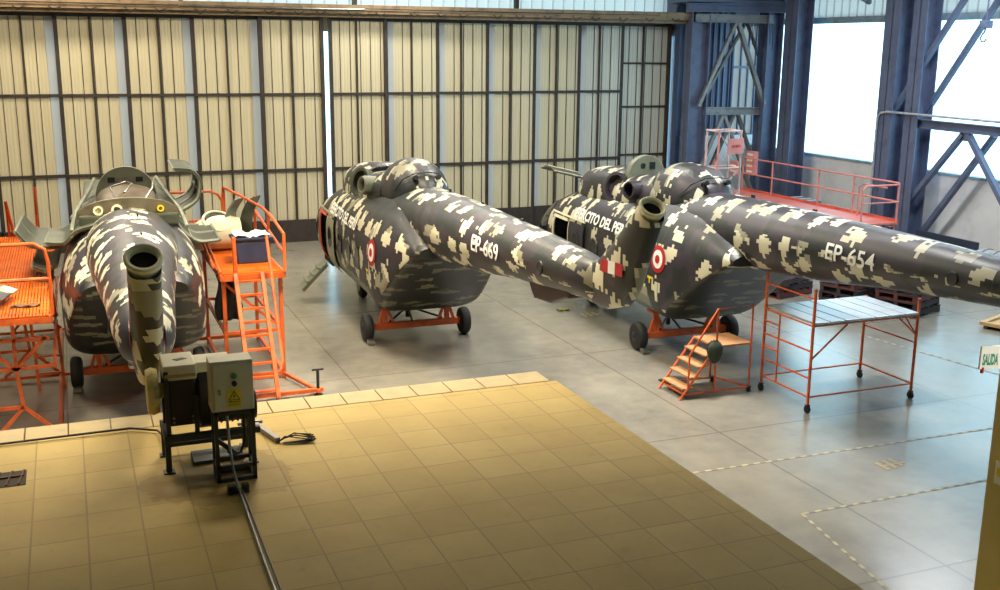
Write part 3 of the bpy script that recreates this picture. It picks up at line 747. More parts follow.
column(25.1, 26.95, 'blue grey column with a crossing diagonal, right of the wide window column', .6, .6)
column(25.1, 19.9, 'blue grey column of the side wall beyond the right edge', .6, .6)
def frame(name, label, segs, mat=BRACE):
    t = thing(name, label, 'bracing')
    for nm, a, b, w, h in segs:
        m = MB(); m.ibeam(a, b, w, h, .03, up=(0,0,1)) if nm == 'beam' else m.bar(a, b, w, h)
        m.build(nm, mat, t)
    return t
frame('steel_bracing', 'grey diagonal lattice bracing between the door column and the corner column', [
    ('beam', (22.2,34.9,4.18), (24.75,34.9,4.14), .2, .28), ('beam', (21.6,34.8,7.55), (25.0,34.8,7.55), .2, .3),
    ('diagonal', (23.35,34.8,7.4), (21.9,34.8,4.35), .16, .12), ('diagonal', (23.45,34.8,7.4), (24.8,34.8,4.4), .18, .14),
    ('diagonal', (24.1,35.3,7.4), (22.3,35.3,4.35), .1, .1), ('diagonal', (24.2,35.3,7.4), (24.95,35.3,5.9), .1, .1),
    ('diagonal', (23.0,34.8,4.0), (21.9,34.8,1.6), .14, .12), ('diagonal', (23.05,34.8,4.0), (24.8,34.8,.4), .16, .12),
    ('diagonal', (23.8,35.3,4.0), (22.2,35.3,.4), .14, .14), ('diagonal', (24.0,35.3,4.0), (24.9,35.3,2.0), .14, .12)])
frame('steel_bracing', 'blue grey cross bracing over the bright window at the right edge', [
    ('beam', (25.0,27.0,4.2), (25.0,19.9,4.15), .2, .28),
    ('diagonal', (25.0,25.2,8.2), (25.0,27.9,4.6), .16, .14), ('diagonal', (25.4,24.2,8.3), (25.4,27.0,4.45), .16, .14),
    ('diagonal', (25.0,24.3,8.3), (25.0,20.4,4.5), .16, .14),
    ('diagonal', (25.0,24.9,4.0), (25.0,28.0,.4), .18, .14), ('diagonal', (25.4,24.1,4.0), (25.4,27.0,.2), .18, .14),
    ('diagonal', (25.0,24.7,4.0), (25.0,22.0,.8), .18, .14), ('gusset', (25.0,25.05,3.95), (25.0,24.6,3.95), .05, .3)], COLB)
tb = MB(); tb.ibeam((21.2,34.6,7.9),(26,34.6,7.95),.4,.3,.04); tb.ibeam((21.2,35.4,8.5),(26,35.4,8.5),.4,.5,.04); tb.b2((21.2,34.5,8.1),(25.6,36.2,8.2))
for i in range(6): tb.bar((21.3+i*.8,35.6,7.9),(21.7+i*.8,35.6,8.6),.08)
struct(tb.build('trim_5', COLB), 'dark header beams in the far corner')
ch = MB()
for i in range(9):
    x = 23.9+i*.13; ch.tube([(x,34.72,7.4),(x+.03,34.7,6.7-.1*(i%3)),(x+.1,34.72,7.4)], .012, 5)
tag(ch.build('hanging_cables', DARK), 'loops of dark cable hanging from the header in the far corner', 'cable')
hk = thing('chain_hoist_hook', 'small hoist block with a curved hook hanging before the right window', 'hoist hook', (24.4,23.9,6.9))
m = MB(); m.box((0,0,.28),(.3,.24,.22)); m.cyl((0,0,.4),(0,0,3.7),.02,8); m.build('hoist_block', COLB, hk, bevel=.03)
m = MB(); m.tube([(0,0,.18),(0,.02,.08),(0,.1,0),(0,.16,-.1),(0,.1,-.2),(0,0,-.2),(0,-.06,-.12)], .025, 8); m.build('hook', BRACE, hk)
dw = MB(); dw.tube([(24.7,28.35,0),(24.7,28.35,4.3),(24.7,28.2,4.45),(24.7,27.9,4.5),(24.7,20,4.45)], .04, 10)
tag(dw.build('conduit_pipe', worn('pale_conduit', srgb(170,180,186), .4)), 'thin pale conduit running up the wide window column and along the beam', 'pipe')
# ------------------------------------------------------------------ helicopters
POSE = {1:(0.93,21.07,1.99), 2:(6.98,22.43,1.72), 3:(12.34,19.72,2.13)}
helicopter(1, POSE[1], 'camouflaged helicopter seen from its tail between the orange platforms, engine cowlings open')
helicopter(2, POSE[2], 'camouflaged helicopter marked EP-669 in the middle, red-edged cabin doorway, tail towards the viewer')
helicopter(3, POSE[3], 'camouflaged helicopter marked EP-654 on the right, tail boom leaving the picture')
dolly(POSE[1], 'orange wheeled dolly under the leftmost helicopter with open cowlings')
dolly(POSE[2], 'orange wheeled dolly under the helicopter marked EP-669')
dolly(POSE[3], 'orange wheeled dolly under the helicopter marked EP-654')

# ------------------------------------------------------------------ grated work platforms
def grate_mat():
    s = N('orange_grating'); co = s.coord('Object'); x, y, z = s.sep(co)
    n = s.noise(co, 3, 4, .6)
    return s.fin(s.ramp(n, [(.3, srgb(176,74,10)), (.6, srgb(208,98,16))]), .6, 0, .15)
GRATE = grate_mat()
def grating(mb, x0, x1, y0, y1, z, along='x', sp=.055, t=.03):
    """bars of an open deck, with cross bars"""
    if along == 'x':
        y = y0
        while y < y1: mb.b2((x0, y, z-.03), (x1, y+t, z)); y += sp
        x = x0
        while x < x1: mb.b2((x, y0, z-.04), (x+.02, y1, z-.02)); x += .25
    else:
        x = x0
        while x < x1: mb.b2((x, y0, z-.03), (x+t, y1, z)); x += sp
        y = y0
        while y < y1: mb.b2((x0, y, z-.04), (x1, y+.02, z-.02)); y += .25
def tubes(mb, lines, r):
    for P in lines: mb.tube(P, r, 8)
    return mb
def parts(t, name, lines, r, mat):
    for P in lines: MB().tube(P, r, 8).build(name, mat, t)

L = thing('work_platform', 'orange grated work platform left of the leftmost helicopter', 'platform', (-1.9,22,0), 0)
ox, oy = -1.9, 22
def lo(P): return [Vector((p[0]-ox, p[1]-oy, p[2])) for p in P]
m = MB(); grating(m, -3.4-ox, -.47-ox, 18-oy, 26-oy, 2.2, 'y', .05, .036); m.build('deck', GRATE, L)
m = MB()
for y in (18.02, 20, 22, 24, 25.96): m.bar((-3.4-ox, y-oy, 2.12), (-.47-ox, y-oy, 2.12), .06, .1)
for x in (-3.38, -1.9, -.5): m.bar((x-ox, 18-oy, 2.12), (x-ox, 26-oy, 2.12), .06, .1)
m.build('deck_frame', ORANGE, L)
for nm, P in (('guard_rail', [(-3.4,18.05,3.35),(-.65,18.05,3.35),(-.5,18.05,3.25),(-.46,18.05,3.05),(-.46,18.05,2.2)]), ('guard_rail', [(-3.4,18.05,2.78),(-.46,18.05,2.78)]),
              ('guard_post', [(-1.4,25.95,2.2),(-1.42,25.95,3.0)]), ('guard_post', [(-1.3,25.95,2.2),(-1.42,25.95,3.0)]), ('guard_post', [(-.82,25.9,2.2),(-.8,25.9,3.3)]), ('guard_post', [(-1.9,25.9,2.2),(-2.0,25.9,3.3)])):
    MB().tube(lo(P), .03, 8).build(nm, ORANGE, L)
for y in (18.3, 21.9, 25.6):
    m = MB()
    for a, b in (((-2.9,y,1.75),(-.55,y,1.75)),((-1.08,y,1.25),(-.6,y,1.78)),((-1.08,y,1.25),(-1.6,y,1.78)),((-1.08,y,1.25),(-1.08,y,2.1)),((-2.9,y,1.25),(-.46,y,1.28)),
                 ((-1.08,y,1.25),(-1.02,y,.62)),((-2.9,y,.62),(-1.02,y,.62)),((-1.02,y,.62),(-.5,y,.1)),((-1.02,y,.62),(-1.5,y,.1)),((-2.9,y,.07),(-.2,y,.07)),((-2.75,y,.07),(-2.75,y,2.1))):
        m.bar(*lo([a, b]), .055)
    m.build('trestle', ORANGE, L)
m = MB(); m.bar(*lo([(-.5,18.3,.07),(-.5,25.6,.07)]), .06); m.bar(*lo([(-.5,18.3,1.28),(-.5,25.6,1.28)]), .05); m.bar(*lo([(-2.75,18.3,.07),(-2.75,25.6,.07)]), .06); m.build('side_beam', ORANGE, L)
m = MB()
for x in (-1.0, -.55): m.bar(*lo([(x,22.0,2.1),(x+.12,21.2,.0)]), .05)
for i in range(6): m.bar(*lo([(-.98+.02*i,21.93-.13*i,1.8-.3*i),(-.53+.02*i,21.93-.13*i,1.8-.3*i)]), .05, .03)
m.build('ladder', ORANGE, L)

Rr = thing('work_platform', 'orange grated work platform with a steep ladder right of the leftmost helicopter', 'platform', (3.1,22,0), 0)
ox, oy = 3.1, 22
m = MB(); grating(m, 2.5-ox, 3.62-ox, 20.25-oy, 23.7-oy, 2.2, 'x', .075, .055); m.build('deck', GRATE, Rr)
m = MB()
for y in (20.25, 22, 23.7): m.bar((2.48-ox, y-oy, 2.12), (3.64-ox, y-oy, 2.12), .07, .12)
for x in (2.48, 3.64): m.bar((x-ox, 20.22-oy, 2.12), (x-ox, 23.73-oy, 2.12), .07, .12)
m.build('deck_frame', ORANGE, Rr)
for nm, P in (('guard_rail', [(1.6,23.65,3.34),(2.75,23.65,3.34),(2.9,23.65,3.26),(2.98,23.65,3.12),(2.98,23.65,2.9),(2.88,23.65,2.78),(2.75,23.65,2.72),(1.6,23.65,2.7)]),
              ('guard_post', [(1.7,23.65,3.34),(1.7,23.65,2.2),(2.5,23.65,2.2)]), ('guard_post', [(2.98,23.65,3.1),(3.02,23.65,3.42),(3.02,23.65,2.2)]),
              ('guard_rail', [(3.02,23.65,3.42),(3.3,22.9,3.3),(3.6,22.2,3.15),(3.68,21.6,3.05),(3.68,20.3,2.9),(3.66,20.2,2.2)]),
              ('guard_rail', [(3.66,23.6,2.9),(3.66,20.3,2.55)]), ('guard_post', [(3.66,23.6,2.2),(3.66,23.6,3.2)]), ('guard_post', [(3.66,21.9,2.2),(3.66,21.9,3.05)]),
              ('guard_post', [(2.72,20.25,2.2),(2.72,20.25,2.9)]), ('guard_rail', [(2.46,20.3,2.22),(2.46,23.6,2.6)]), ('guard_rail', [(2.36,20.5,2.3),(2.36,23.5,2.7)])):
    MB().tube(lo(P), .03, 8).build(nm, ORANGE, Rr)
for x, y in ((2.52,20.4),(3.6,20.4),(2.52,23.5),(3.6,23.5)): MB().bar((x-ox,y-oy,0),(x-ox,y-oy,2.1),.07).build('leg', ORANGE, Rr)
m = MB()
for z in (.12, 1.0): 
    m.bar((2.52-ox,20.4-oy,z),(3.6-ox,20.4-oy,z),.06); m.bar((2.52-ox,23.5-oy,z),(3.6-ox,23.5-oy,z),.06); m.bar((3.6-ox,20.4-oy,z),(3.6-ox,23.5-oy,z),.06); m.bar((2.52-ox,20.4-oy,z),(2.52-ox,23.5-oy,z),.06)
m.bar((2.52-ox,23.5-oy,1.0),(1.7-ox,23.5-oy,.12),.06); m.bar((1.6-ox,23.5-oy,.12),(3.6-ox,23.5-oy,.12),.07); m.bar((2.52-ox,20.4-oy,2.0),(3.6-ox,20.4-oy,1.0),.05); m.bar((3.6-ox,20.4-oy,.1),(4.0-ox,19.0-oy,.1),.06)
m.bar((2.8-ox,19.1-oy,.1),(4.1-ox,19.1-oy,.1),.07)
m.build('brace', ORANGE, Rr)
m = MB()
for x in (2.72, 3.22): m.bar(*lo([(x,20.2,2.9 if x < 3 else 2.2),(x+.02,20.2,2.15)]), .06); m.bar(*lo([(x,20.2,2.2),(x+.02,19.0,.05)]), .07, .09)
m.build('ladder_rail', ORANGE, Rr)
for i in range(9):
    f_ = (i+.6)/9.2; MB().bar(*lo([(2.72,20.2-1.2*f_,2.2-2.15*f_),(3.24,20.2-1.2*f_,2.2-2.15*f_)]), .06, .04).build('rung', ORANGE, Rr)
m = MB(); m.tube(lo([(3.34,20.25,2.9),(3.36,19.1,.75),(3.3,19.0,.6)]), .03, 8); m.build('handrail', ORANGE, Rr)
m = MB(); m.cyl((4.0-ox,19.1-oy,0),(4.0-ox,19.1-oy,.5),.03,8); m.box((4.0-ox,19.1-oy,.5),(.22,.04,.03)); m.cyl((4.0-ox,19.1-oy,0),(4.0-ox,19.1-oy,.02),.08,12); m.build('screw_jack', DARK, Rr)
# things on the platforms
NAVY = worn('dark_blue_plastic', srgb(44,58,84), .45, 0, .15)
bn = thing('plastic_bin', 'dark blue rectangular plastic bin with a white bag on the right orange platform', 'bin', (3.22,21.4,2.2), 0)
m = MB(); m.prism([(-.3,0),(.3,0),(.36,.5),(-.36,.5)], -.28, .28, lambda u, v, q: Vector((u, q, v))); m.build('tub', NAVY, bn, bevel=.03)
m = MB(); m.b2((-.39,-.31,.47),(.39,.31,.52)); m.build('rim', NAVY, bn, bevel=.015)
m = MB(); rows = [[Vector((-.34+.68*i/10, -.27+.54*j/8, .53+.05*random.random()+.03*math.sin(i))) for j in range(9)] for i in range(11)]; m.sheet(rows, .012); m.build('white_bag', WHITE, bn)
CAMO4 = camo('digital_camouflage_scrap', 5, True)
pn = MB(); a = arc_pts([(-.16,0),(-.28,.35),(-.2,.75),(0,1.05)], 12); pn.sheet([[Vector((u+.25*j/5, .35*(j/5)+.1*v, v)) for j in range(6)] for u, v in a], .03)
o = pn.build('camouflage_panel', CREAM, None); o.location = (3.15,22.7,2.2); o.data.materials[0] = CAMO4; tag(o, 'curved camouflage panel standing behind the blue bin', 'panel')
pn = MB(); a = arc_pts([(.1,0),(.0,.4),(.06,.8),(.22,1.15)], 12); pn.sheet([[Vector((u-.2*j/5, .3*(j/5), v*(1-.1*j/5))) for j in range(6)] for u, v in a], .03)
o = pn.build('camouflage_panel', DGREEN); o.location = (3.42,22.55,2.2); tag(o, 'dark olive curved panel leaning right of the camouflage panel behind the bin', 'panel')
fn = thing('engine_fairing', 'cream engine fairing with a black oval mouth on the right orange platform', 'fairing', (2.72,22.9,2.2), 0)
fm = Loft([(-.5,.12,.45,.05,.25,2,2),(-.35,.32,.62,.0,.3,2,2),(.1,.42,.72,.0,.34,2,2),(.5,.4,.66,.0,.3,2,2)])
m = MB(); fm.mesh(m, -.5, .5, .08, 32, cap=(True, False)); m.build('shell', CREAM, fn)
m = MB(); m.lathe([(.0,0),(.30,0)], (.05,-.12,.62), (0.1,-.5,.8), 28); fo = m.build('mouth', DARK, fn); 
m = MB(); m.torus((.05,-.12,.62), (.1,-.5,.8), .31, .03); m.build('mouth_rim', CREAM, fn)
m = MB()
rows = [[Vector((.62*(i/10-.5)*(1-.25*math.sin(j*.7)) , .06*math.sin(i*1.3+j*.6), -.1*j)) for i in range(11)] for j in range(10)]
m.sheet(rows, .03); o = m.build('hanging_cover', RUBBER); o.location = (2.62,20.62,2.12); o.scale = (.7,1,1); tag(o, 'black cloth cover hanging from the inner edge of the right orange platform', 'cover')
cp = MB(); cp.sheet([[Vector((.7*i/8+.12*j/6, .9*j/6, .1+.14*math.sin(PI*i/8)*.6)) for j in range(7)] for i in range(9)], .03, smooth=True)
o = cp.build('camouflage_panel', CAMO4); o.location = (-1.95,18.7,2.22); o.rotation_euler = (0,0,-.15); tag(o, 'camouflage cover panel lying on the left orange platform', 'panel')
rg = MB(); rg.sheet([[Vector((.45*i/8, .16*j/4+.03*math.sin(i), .02+.02*math.sin(i*1.7+j))) for j in range(5)] for i in range(9)], .012)
o = rg.build('rag', worn('brown_rag', srgb(104,72,44), .8)); o.location = (-1.1,18.62,2.205); tag(o, 'brown rag on the left orange platform beside the camouflage panel', 'rag')

# ------------------------------------------------------------------ small step stand
S = thing('step_stand', 'small orange rolling step stand with wooden treads before the right helicopter', 'step stand', (11.0,16.8,0), 0)
PLY = worn('worn_plywood', srgb(176,128,84), .65, 0, .2, 5)
ox, oy = 11.0, 16.8
Y0, Y1 = 16.43, 17.2
for y in (Y0, Y1): MB().tube(lo([(10.25,y,.0),(11.0,y,.97)]), .024, 8).build('stringer', ORANGE, S)
for i in range(4):
    z = .2+.2*i; x = 10.25+.75*z/.97; m = MB(); m.b2((x-.1-ox, Y0-oy+.01, z-.015), (x+.14-ox, Y1-oy-.01, z+.015)); m.build('tread', PLY, S, bevel=.004)
m = MB(); m.b2((10.98-ox,Y0-oy,.95),(11.78-ox,Y1-oy,.985)); m.build('deck', PLY, S, bevel=.004)
for P in ([(10.42,Y0,.22),(10.42,Y0,.85),(11.0,Y0,1.7),(11.77,Y0,1.72),(11.77,Y0,.08)], [(11.0,Y0,.08),(11.0,Y0,1.7)], [(11.4,Y1,.1),(11.4,Y1,.95)], [(11.0,Y0,.97),(11.0,Y1,.97)], [(10.42,Y1,.2),(10.42,Y1,.1)],
          [(10.35,Y0,.1),(11.77,Y0,.1)],[(11.77,Y0,.1),(11.5,Y1,.1)],[(10.35,Y1,.1),(11.5,Y1,.1)],[(10.35,Y0,.1),(10.35,Y1,.1)],[(11.77,Y0,.95),(11.5,Y1,.95)]):
    MB().tube(lo(P), .02, 8).build('tube_rail', ORANGE, S)
def caster(t, x, y, r=.06):
    m = MB(); m.cyl((x-.022,y,r),(x+.022,y,r),r,16); w = m.build('caster', RUBBER, t)
    m = MB(); m.box((x,y,r*2+.01),(.07,.07,.02)); m.box((x-.032,y,r*1.5),(.008,.05,r*1.4)); m.box((x+.032,y,r*1.5),(.008,.05,r*1.4)); m.build('caster_fork', DARK, w)
for x, y in ((11.77,Y0),(11.45,Y1)): caster(S, x-ox, y-oy, .05)
m = MB(); rows = []
for j in range(9):
    rr = [.10,.2,.24,.25,.24,.22,.19,.14,.05][j]; z = -.07*j
    rows.append([Vector((rr*math.cos(2*PI*i/16)*(1+.1*math.sin(3*i)), rr*.7*math.sin(2*PI*i/16), z+.02*math.sin(i*2))) for i in range(17)])
m.sheet(rows, .01); o = m.build('tool_bag', worn('dark_green_canvas', srgb(46,58,44), .8, 0, .3)); o.location = (10.93,16.38,1.1); o.scale = (.6,.6,.75); tag(o, 'dark green cloth bag hung on the small step stand', 'bag')
m = MB(); m.sheet([[Vector((.5*i/6, .35*j/5, .03+.03*math.sin(i+j))) for j in range(6)] for i in range(7)], .02); o = m.build('floor_mat', DARK); o.location = (10.5,17.3,0); tag(o, 'dark crumpled mat on the floor behind the small step stand', 'mat')

# ------------------------------------------------------------------ scaffold
K = thing('rolling_scaffold', 'orange rolling scaffold with silver deck planks before the right helicopter tail', 'scaffold', (13.25,15.7,0), 0)
ox, oy = 13.25, 15.7; X0, X1, Y0, Y1 = 12.05, 14.42, 15.0, 16.42
for x, y, z in ((X0,Y0,2.3),(X0,Y1,2.4),(X1,Y0,1.95),(X1,Y1,1.7)): MB().tube(lo([(x,y,.12),(x,y,z)]), .028, 10).build('post', ORANGE, K)
for P in ([(X0,Y0,2.12),(X0,Y1,2.12)],[(X0,Y0,1.62),(X0,Y1,1.62)],[(X0,Y0,1.15),(X0,Y1,1.15)],[(X0,Y0,.65),(X0,Y1,.65)],[(X0,Y0,.3),(X0,Y1,.3)],[(X0,Y1-.45,.3),(X0,Y1-.45,1.62)],
          [(X0,Y1-.45,1.4),(X0,Y1,1.4)],[(X0,Y1-.45,.9),(X0,Y1,.9)],[(X1,Y0,1.62),(X1,Y1,1.62)],[(X1,Y0,1.1),(X1,Y1,1.1)],[(X1,Y0,.3),(X1,Y1,.3)],[(X1,Y0,1.25),(X1,Y0+.4,1.6)],[(X1,Y0,1.25),(X1-.45,Y0,1.62)],
          [(X0,Y0,.3),(X1,Y0,.3)],[(X0,Y1,.3),(X1,Y1,.3)],[(X0,Y0,1.62),(X1,Y0,1.62)],[(X0,Y1,1.62),(X1,Y1,1.62)],[(X0,Y0,1.0),(X0+.75,Y0,1.6)]):
    MB().tube(lo(P), .018, 8).build('crossbar', ORANGE, K)
ALU = worn('silver_deck_plank', srgb(186,190,192), .35, .5, .12, 4)
for i in range(7):
    w = (X1-X0)/7; m = MB(); m.b2((X0+w*i+.012-ox, Y0-.03-oy, 1.645), (X0+w*(i+1)-.012-ox, Y1+.03-oy, 1.69)); m.build('plank', ALU, K, bevel=.01)
for x in (X0, X1):
    for y in (Y0, Y1): caster(K, x-ox, y-oy, .07)

# ------------------------------------------------------------------ red platform by the side wall
Q = thing('maintenance_platform', 'red orange maintenance platform with guard rails along the side wall', 'platform', (21.9,28.5,0), 0)
ox, oy = 21.9, 28.5
PINK = worn('hazed_red_paint', srgb(216,140,134), .5, 0, .15)  # red paint lightened towards pink to carry the haze
m = MB(); m.b2((21.2-ox,24.6-oy,1.44),(22.5-ox,32.6-oy,1.5)); m.build('deck', worn('hazed_pink_deck', srgb(220,118,104), .5, 0, .15), Q)  # haze mixed into the red of the deck
m = MB(); m.b2((22.5-ox,24.6-oy,1.42),(22.54-ox,32.6-oy,1.58)); m.b2((21.16-ox,24.6-oy,1.36),(21.2-ox,32.6-oy,1.5)); m.build('toe_board', REDORANGE, Q)
for y in (24.65, 26.6, 28.3, 30.8, 32.55): MB().tube(lo([(22.5,y,1.5),(22.5,y,2.65)]), .03, 8).build('guard_post', PINK, Q)
for z in (2.65, 2.1): MB().tube(lo([(22.5,24.65,z),(22.5,32.55,z)]), .028, 8).build('guard_rail', PINK, Q)
MB().tube(lo([(22.5,24.65,2.6),(21.3,24.65,2.6),(21.2,24.65,2.5),(21.2,24.65,1.0)]), .03, 8).build('guard_rail', PINK, Q)
MB().tube(lo([(22.5,24.6,2.1),(21.2,24.6,2.1)]), .025, 8).build('guard_rail', PINK, Q)
MB().tube(lo([(22.2,26.0,1.5),(22.2,26.0,2.4),(22.2,25.8,2.5),(22.2,24.8,2.5)]), .025, 8).build('guard_rail', PINK, Q)
for y in (24.7, 27.3, 29.9, 32.5):
    for x in (21.25, 22.45): MB().bar((x-ox,y-oy,0),(x-ox,y-oy,1.45),.07).build('leg', PINK, Q)
m = MB()
for i in range(6):
    y = 24.7+1.3*i; a, b = (.9, 1.4) if i % 2 else (1.4, .9); m.bar((21.22-ox,y-oy,a),(21.22-ox,y+1.3-oy,b),.04)
m.bar((21.22-ox,24.7-oy,.88),(21.22-ox,32.5-oy,.88),.05); m.bar((21.3-ox,24.65-oy,.9),(22.4-ox,24.65-oy,1.4),.04); m.bar((21.2-ox,24.65-oy,.9),(22.5-ox,24.65-oy,.9),.05)
m.build('lattice', PINK, Q)
m = MB(); [m.bar((x-ox,32.6-oy,1.5),(x-ox,33.6-oy,.0),.05) for x in (21.4,22.1)]; [m.bar((21.4-ox,32.6+.25*i-oy,1.5-.375*i),(22.1-ox,32.6+.25*i-oy,1.5-.375*i),.04) for i in range(4)]
m.tube(lo([(21.3,32.5,1.5),(21.3,32.6,2.6),(21.3,33.6,1.1),(21.3,33.6,0)]), .03, 8); m.build('ladder', PINK, Q)
for i, (y, z, lb) in enumerate(((32.2,2.3,'upper'),(32.9,2.2,'x'))):
    t = thing('slatted_box', ['red slatted box on the rail at the left end of the red platform', 'smaller red slatted box just left of the other one'][i], 'box', (22.62 if i == 0 else 22.4, y, 2.05 if i == 0 else 2.0), 0)
    m = MB(); m.b2((-.1,-.22,0),(.1,.22,.85 if i == 0 else .5)); m.build('casing', PINK, t, bevel=.02)
    m = MB(); [m.b2((-.115,-.16,.1+.2*k),(-.1,.16,.17+.2*k)) for k in range(4 if i == 0 else 2)]; m.build('slots', WHITE, t)
# ladder tower with a sign
Tt = thing('ladder_tower', 'tall white and red lattice ladder tower with a red sign near the far corner', 'ladder tower', (17.0,25.6,0), 0)
WP = worn('white_red_tube', srgb(206,180,176), .5, 0, .15)
for x, y in ((-.42,-.3),(.42,-.3),(-.42,.3),(.42,.3)): MB().tube([(x,y,0),(x*(.85 if 1 else 1),y,4.25)], .03, 8).build('post', PINK if y < 0 and x < 0 else WP, Tt)
for k, z in enumerate((.6,1.5,2.4,3.2,4.22)):
    m = MB()
    for a, b in (((-.42,-.3),(.42,-.3)),((-.42,.3),(.42,.3)),((-.42,-.3),(-.42,.3)),((.42,-.3),(.42,.3))): m.tube([(a[0]*.92,a[1],z),(b[0]*.92,b[1],z)], .022, 6)
    if k < 4: m.tube([(-.4,-.3,z),(.38,-.3,(1.5,2.4,3.2,4.22)[k])], .015, 6); m.tube([(.4,-.3,z),(-.38,-.3,(1.5,2.4,3.2,4.22)[k])], .015, 6)
    m.build('crossbar', WP, Tt)
m = MB(); m.b2((-.08,-.36,3.6),(.42,-.34,4.02)); o = m.build('sign_board', PINK, Tt)
text_flat('AVISO', (.02,-.365,3.78), (1,0,0), (0,0,1), .3, .07).build('sign_lettering', RED, o)

# ------------------------------------------------------------------ clutter by the side wall
def pallet(x, y, z, label, mat, w=1.3, d=1.1, rz=0.0):
    t = thing('pallet', label, 'pallet', (x, y, z), rz, 'dark pallets under the right helicopter tail')
    for k in range(6): MB().b2((-w/2+k*(w-.16)/5,-d/2,.15),(-w/2+k*(w-.16)/5+.16,d/2,.18)).build('deck_board', mat, t)
    for k in (-1, 0, 1): MB().b2((-w/2,k*(d/2-.06)-.05,.03),(w/2,k*(d/2-.06)+.05,.15)).build('bearer', mat, t)
    m = MB(); [m.b2((-w/2+k*(w-.14)/2,-d/2,0),(-w/2+k*(w-.14)/2+.14,d/2,.03)) for k in range(3)]; m.build('base_boards', mat, t)
    return t
DW = worn('dark_brown_timber', srgb(58,44,46), .7, 0, .3); RW = worn('red_brown_timber', srgb(96,50,46), .6, 0, .25)
for si, (x, y, nm) in enumerate(((17.6,23.4,'left'),(18.5,21.6,'middle'),(19.4,20.6,'right'))):
    for k in range(4 if si else 3):
        pallet(x, y, .18*k, '%s pallet in the %s stack under the right helicopter tail' % (['lowest','second','third','topmost'][k], nm), DW if (k+si) % 4 else RW, rz=random.uniform(-.1,.1)+.3)
WD = worn('light_plywood', srgb(196,160,108), .6, 0, .15)
bt = thing('crate_lid', 'light wooden crate lid lying on the floor at the right edge', 'crate lid', (21.1,18.3,0), .35)
m = MB(); m.b2((-1.1,-.75,.08),(1.1,.75,.11)); m.build('board', WD, bt)
for a, b in (((-1.1,-.75,.11),(1.1,-.63,.16)),((-1.1,.63,.11),(1.1,.75,.16)),((-1.1,-.63,.11),(-.98,.63,.16)),((.98,-.63,.11),(1.1,.63,.16)),((-.06,-.63,.11),(.06,.63,.16))): MB().b2(a, b).build('batten', WD, bt)
for y in (-.6, .6): MB().b2((-1.1,y-.05,0),(1.1,y+.05,.08)).build('skid', DW, bt)
dk = thing('leaning_board', 'large dark blue panel leaning against the side wall by the columns', 'panel', (24.7,24.85,0), 0)
m = MB(); m.bar((0,-1.25,.5),(0,1.25,.5),.08,.85); m.build('sheet', worn('dark_blue_sheet', srgb(46,56,76), .5), dk)
m = MB(); m.prism([(.35,.3),(.62,.3),(.62,.75),(.5,.6)], -.06, -.045, lambda u, v, q: Vector((q, u, v))); m.build('white_mark', WHITE, dk)
m = MB(); [m.bar((.0,y,.0),(.0,y,.12),.1) for y in (-1,0,1)]; m.build('feet', DARK, dk)
wr_ = thing('wrapped_drum', 'pale plastic wrapped drum lying by the side wall at the right edge', 'drum', (24.4,22.5,0), 0)
m = MB(); m.lathe([(.0,-.7),(.38,-.7),(.42,-.62),(.42,.62),(.38,.7),(0,.7)], (0,0,.45), (0,1,0), 28); m.build('body', worn('pale_wrap', srgb(176,180,184), .3, 0, .2, 6), wr_)
m = MB(); [m.torus((0,y,.45),(0,1,0),.425,.02) for y in (-.4,0,.4)]; m.build('hoop', BRACE, wr_); m = MB(); m.b2((-.4,-.6,0),(.4,.6,.08)); m.build('cradle', DW, wr_)
for i, (y, w, h, lb) in enumerate(((31.2,1.3,1.25,'blue covered crate behind the red platform, nearer the window column'),(29.6,1.5,1.15,'blue covered crate behind the red platform, right of the other'))):
    t = thing('covered_crate', lb, 'crate', (24.0, y, 0), 0, 'blue covered crates behind the red platform')
    m = MB(); m.b2((-.5,-w/2,.1),(.5,w/2,h)); m.build('crate_body', worn('blue_tarpaulin', srgb(96,126,156), .5, 0, .2), t, bevel=.05)
    m = MB(); [m.tube([(-.52,-w/2+.2+k*(w-.4)/2,.1),(-.52,-w/2+.2+k*(w-.4)/2,h+.01),(.5,-w/2+.2+k*(w-.4)/2,h+.01)], .02, 6) for k in range(3)]; m.build('strap', WHITE, t)
    m = MB(); m.b2((-.5,-w/2,0),(.5,w/2,.1)); m.build('pallet_base', DW, t)

# ------------------------------------------------------------------ blower and electrical cabinet on the slab
ANG = worn('grey_angle_iron', srgb(62,62,58), .5, .3, .25, 6); BEIGE = worn('beige_cabinet_paint', srgb(212,204,172), .42, 0, .1)
MOTOR = worn('dark_brown_motor_paint', srgb(44,36,36), .45, .1, .2)
B = thing('blower_unit', 'cream and dark blower unit on an angle iron frame at the slab edge', 'blower', (.95,9.8,2.6), 0)
for x in (-.33, .42):
    for y in (-.2, .25):
        m = MB(); m.bar((x,y,0),(x,y,.34),.05); m.box((x,y,.006),(.1,.1,.012)); m.build('leg', ANG, B)
m = MB(); m.bar((-.36,-.2,.32),(.5,-.2,.32),.06); m.bar((-.36,.25,.32),(.5,.25,.32),.06); m.bar((-.33,-.2,.32),(-.33,.25,.32),.05); m.bar((.42,-.2,.32),(.42,.25,.32),.05); m.bar((-.3,.25,.1),(.42,.25,.1),.04); m.build('frame_rail', ANG, B)
for a_, b_ in (((-.31,-.17,.34),(-.31,-.17,.95)),((-.31,.2,.34),(-.31,.2,.95)),((-.06,-.17,.34),(-.06,-.17,.7))): MB().bar(a_, b_, .04).build('upright', ANG, B)
m = MB(); m.b2((-.29,-.16,.42),(-.06,.22,.86)); mb_ = m.build('motor_housing', MOTOR, B, bevel=.015)
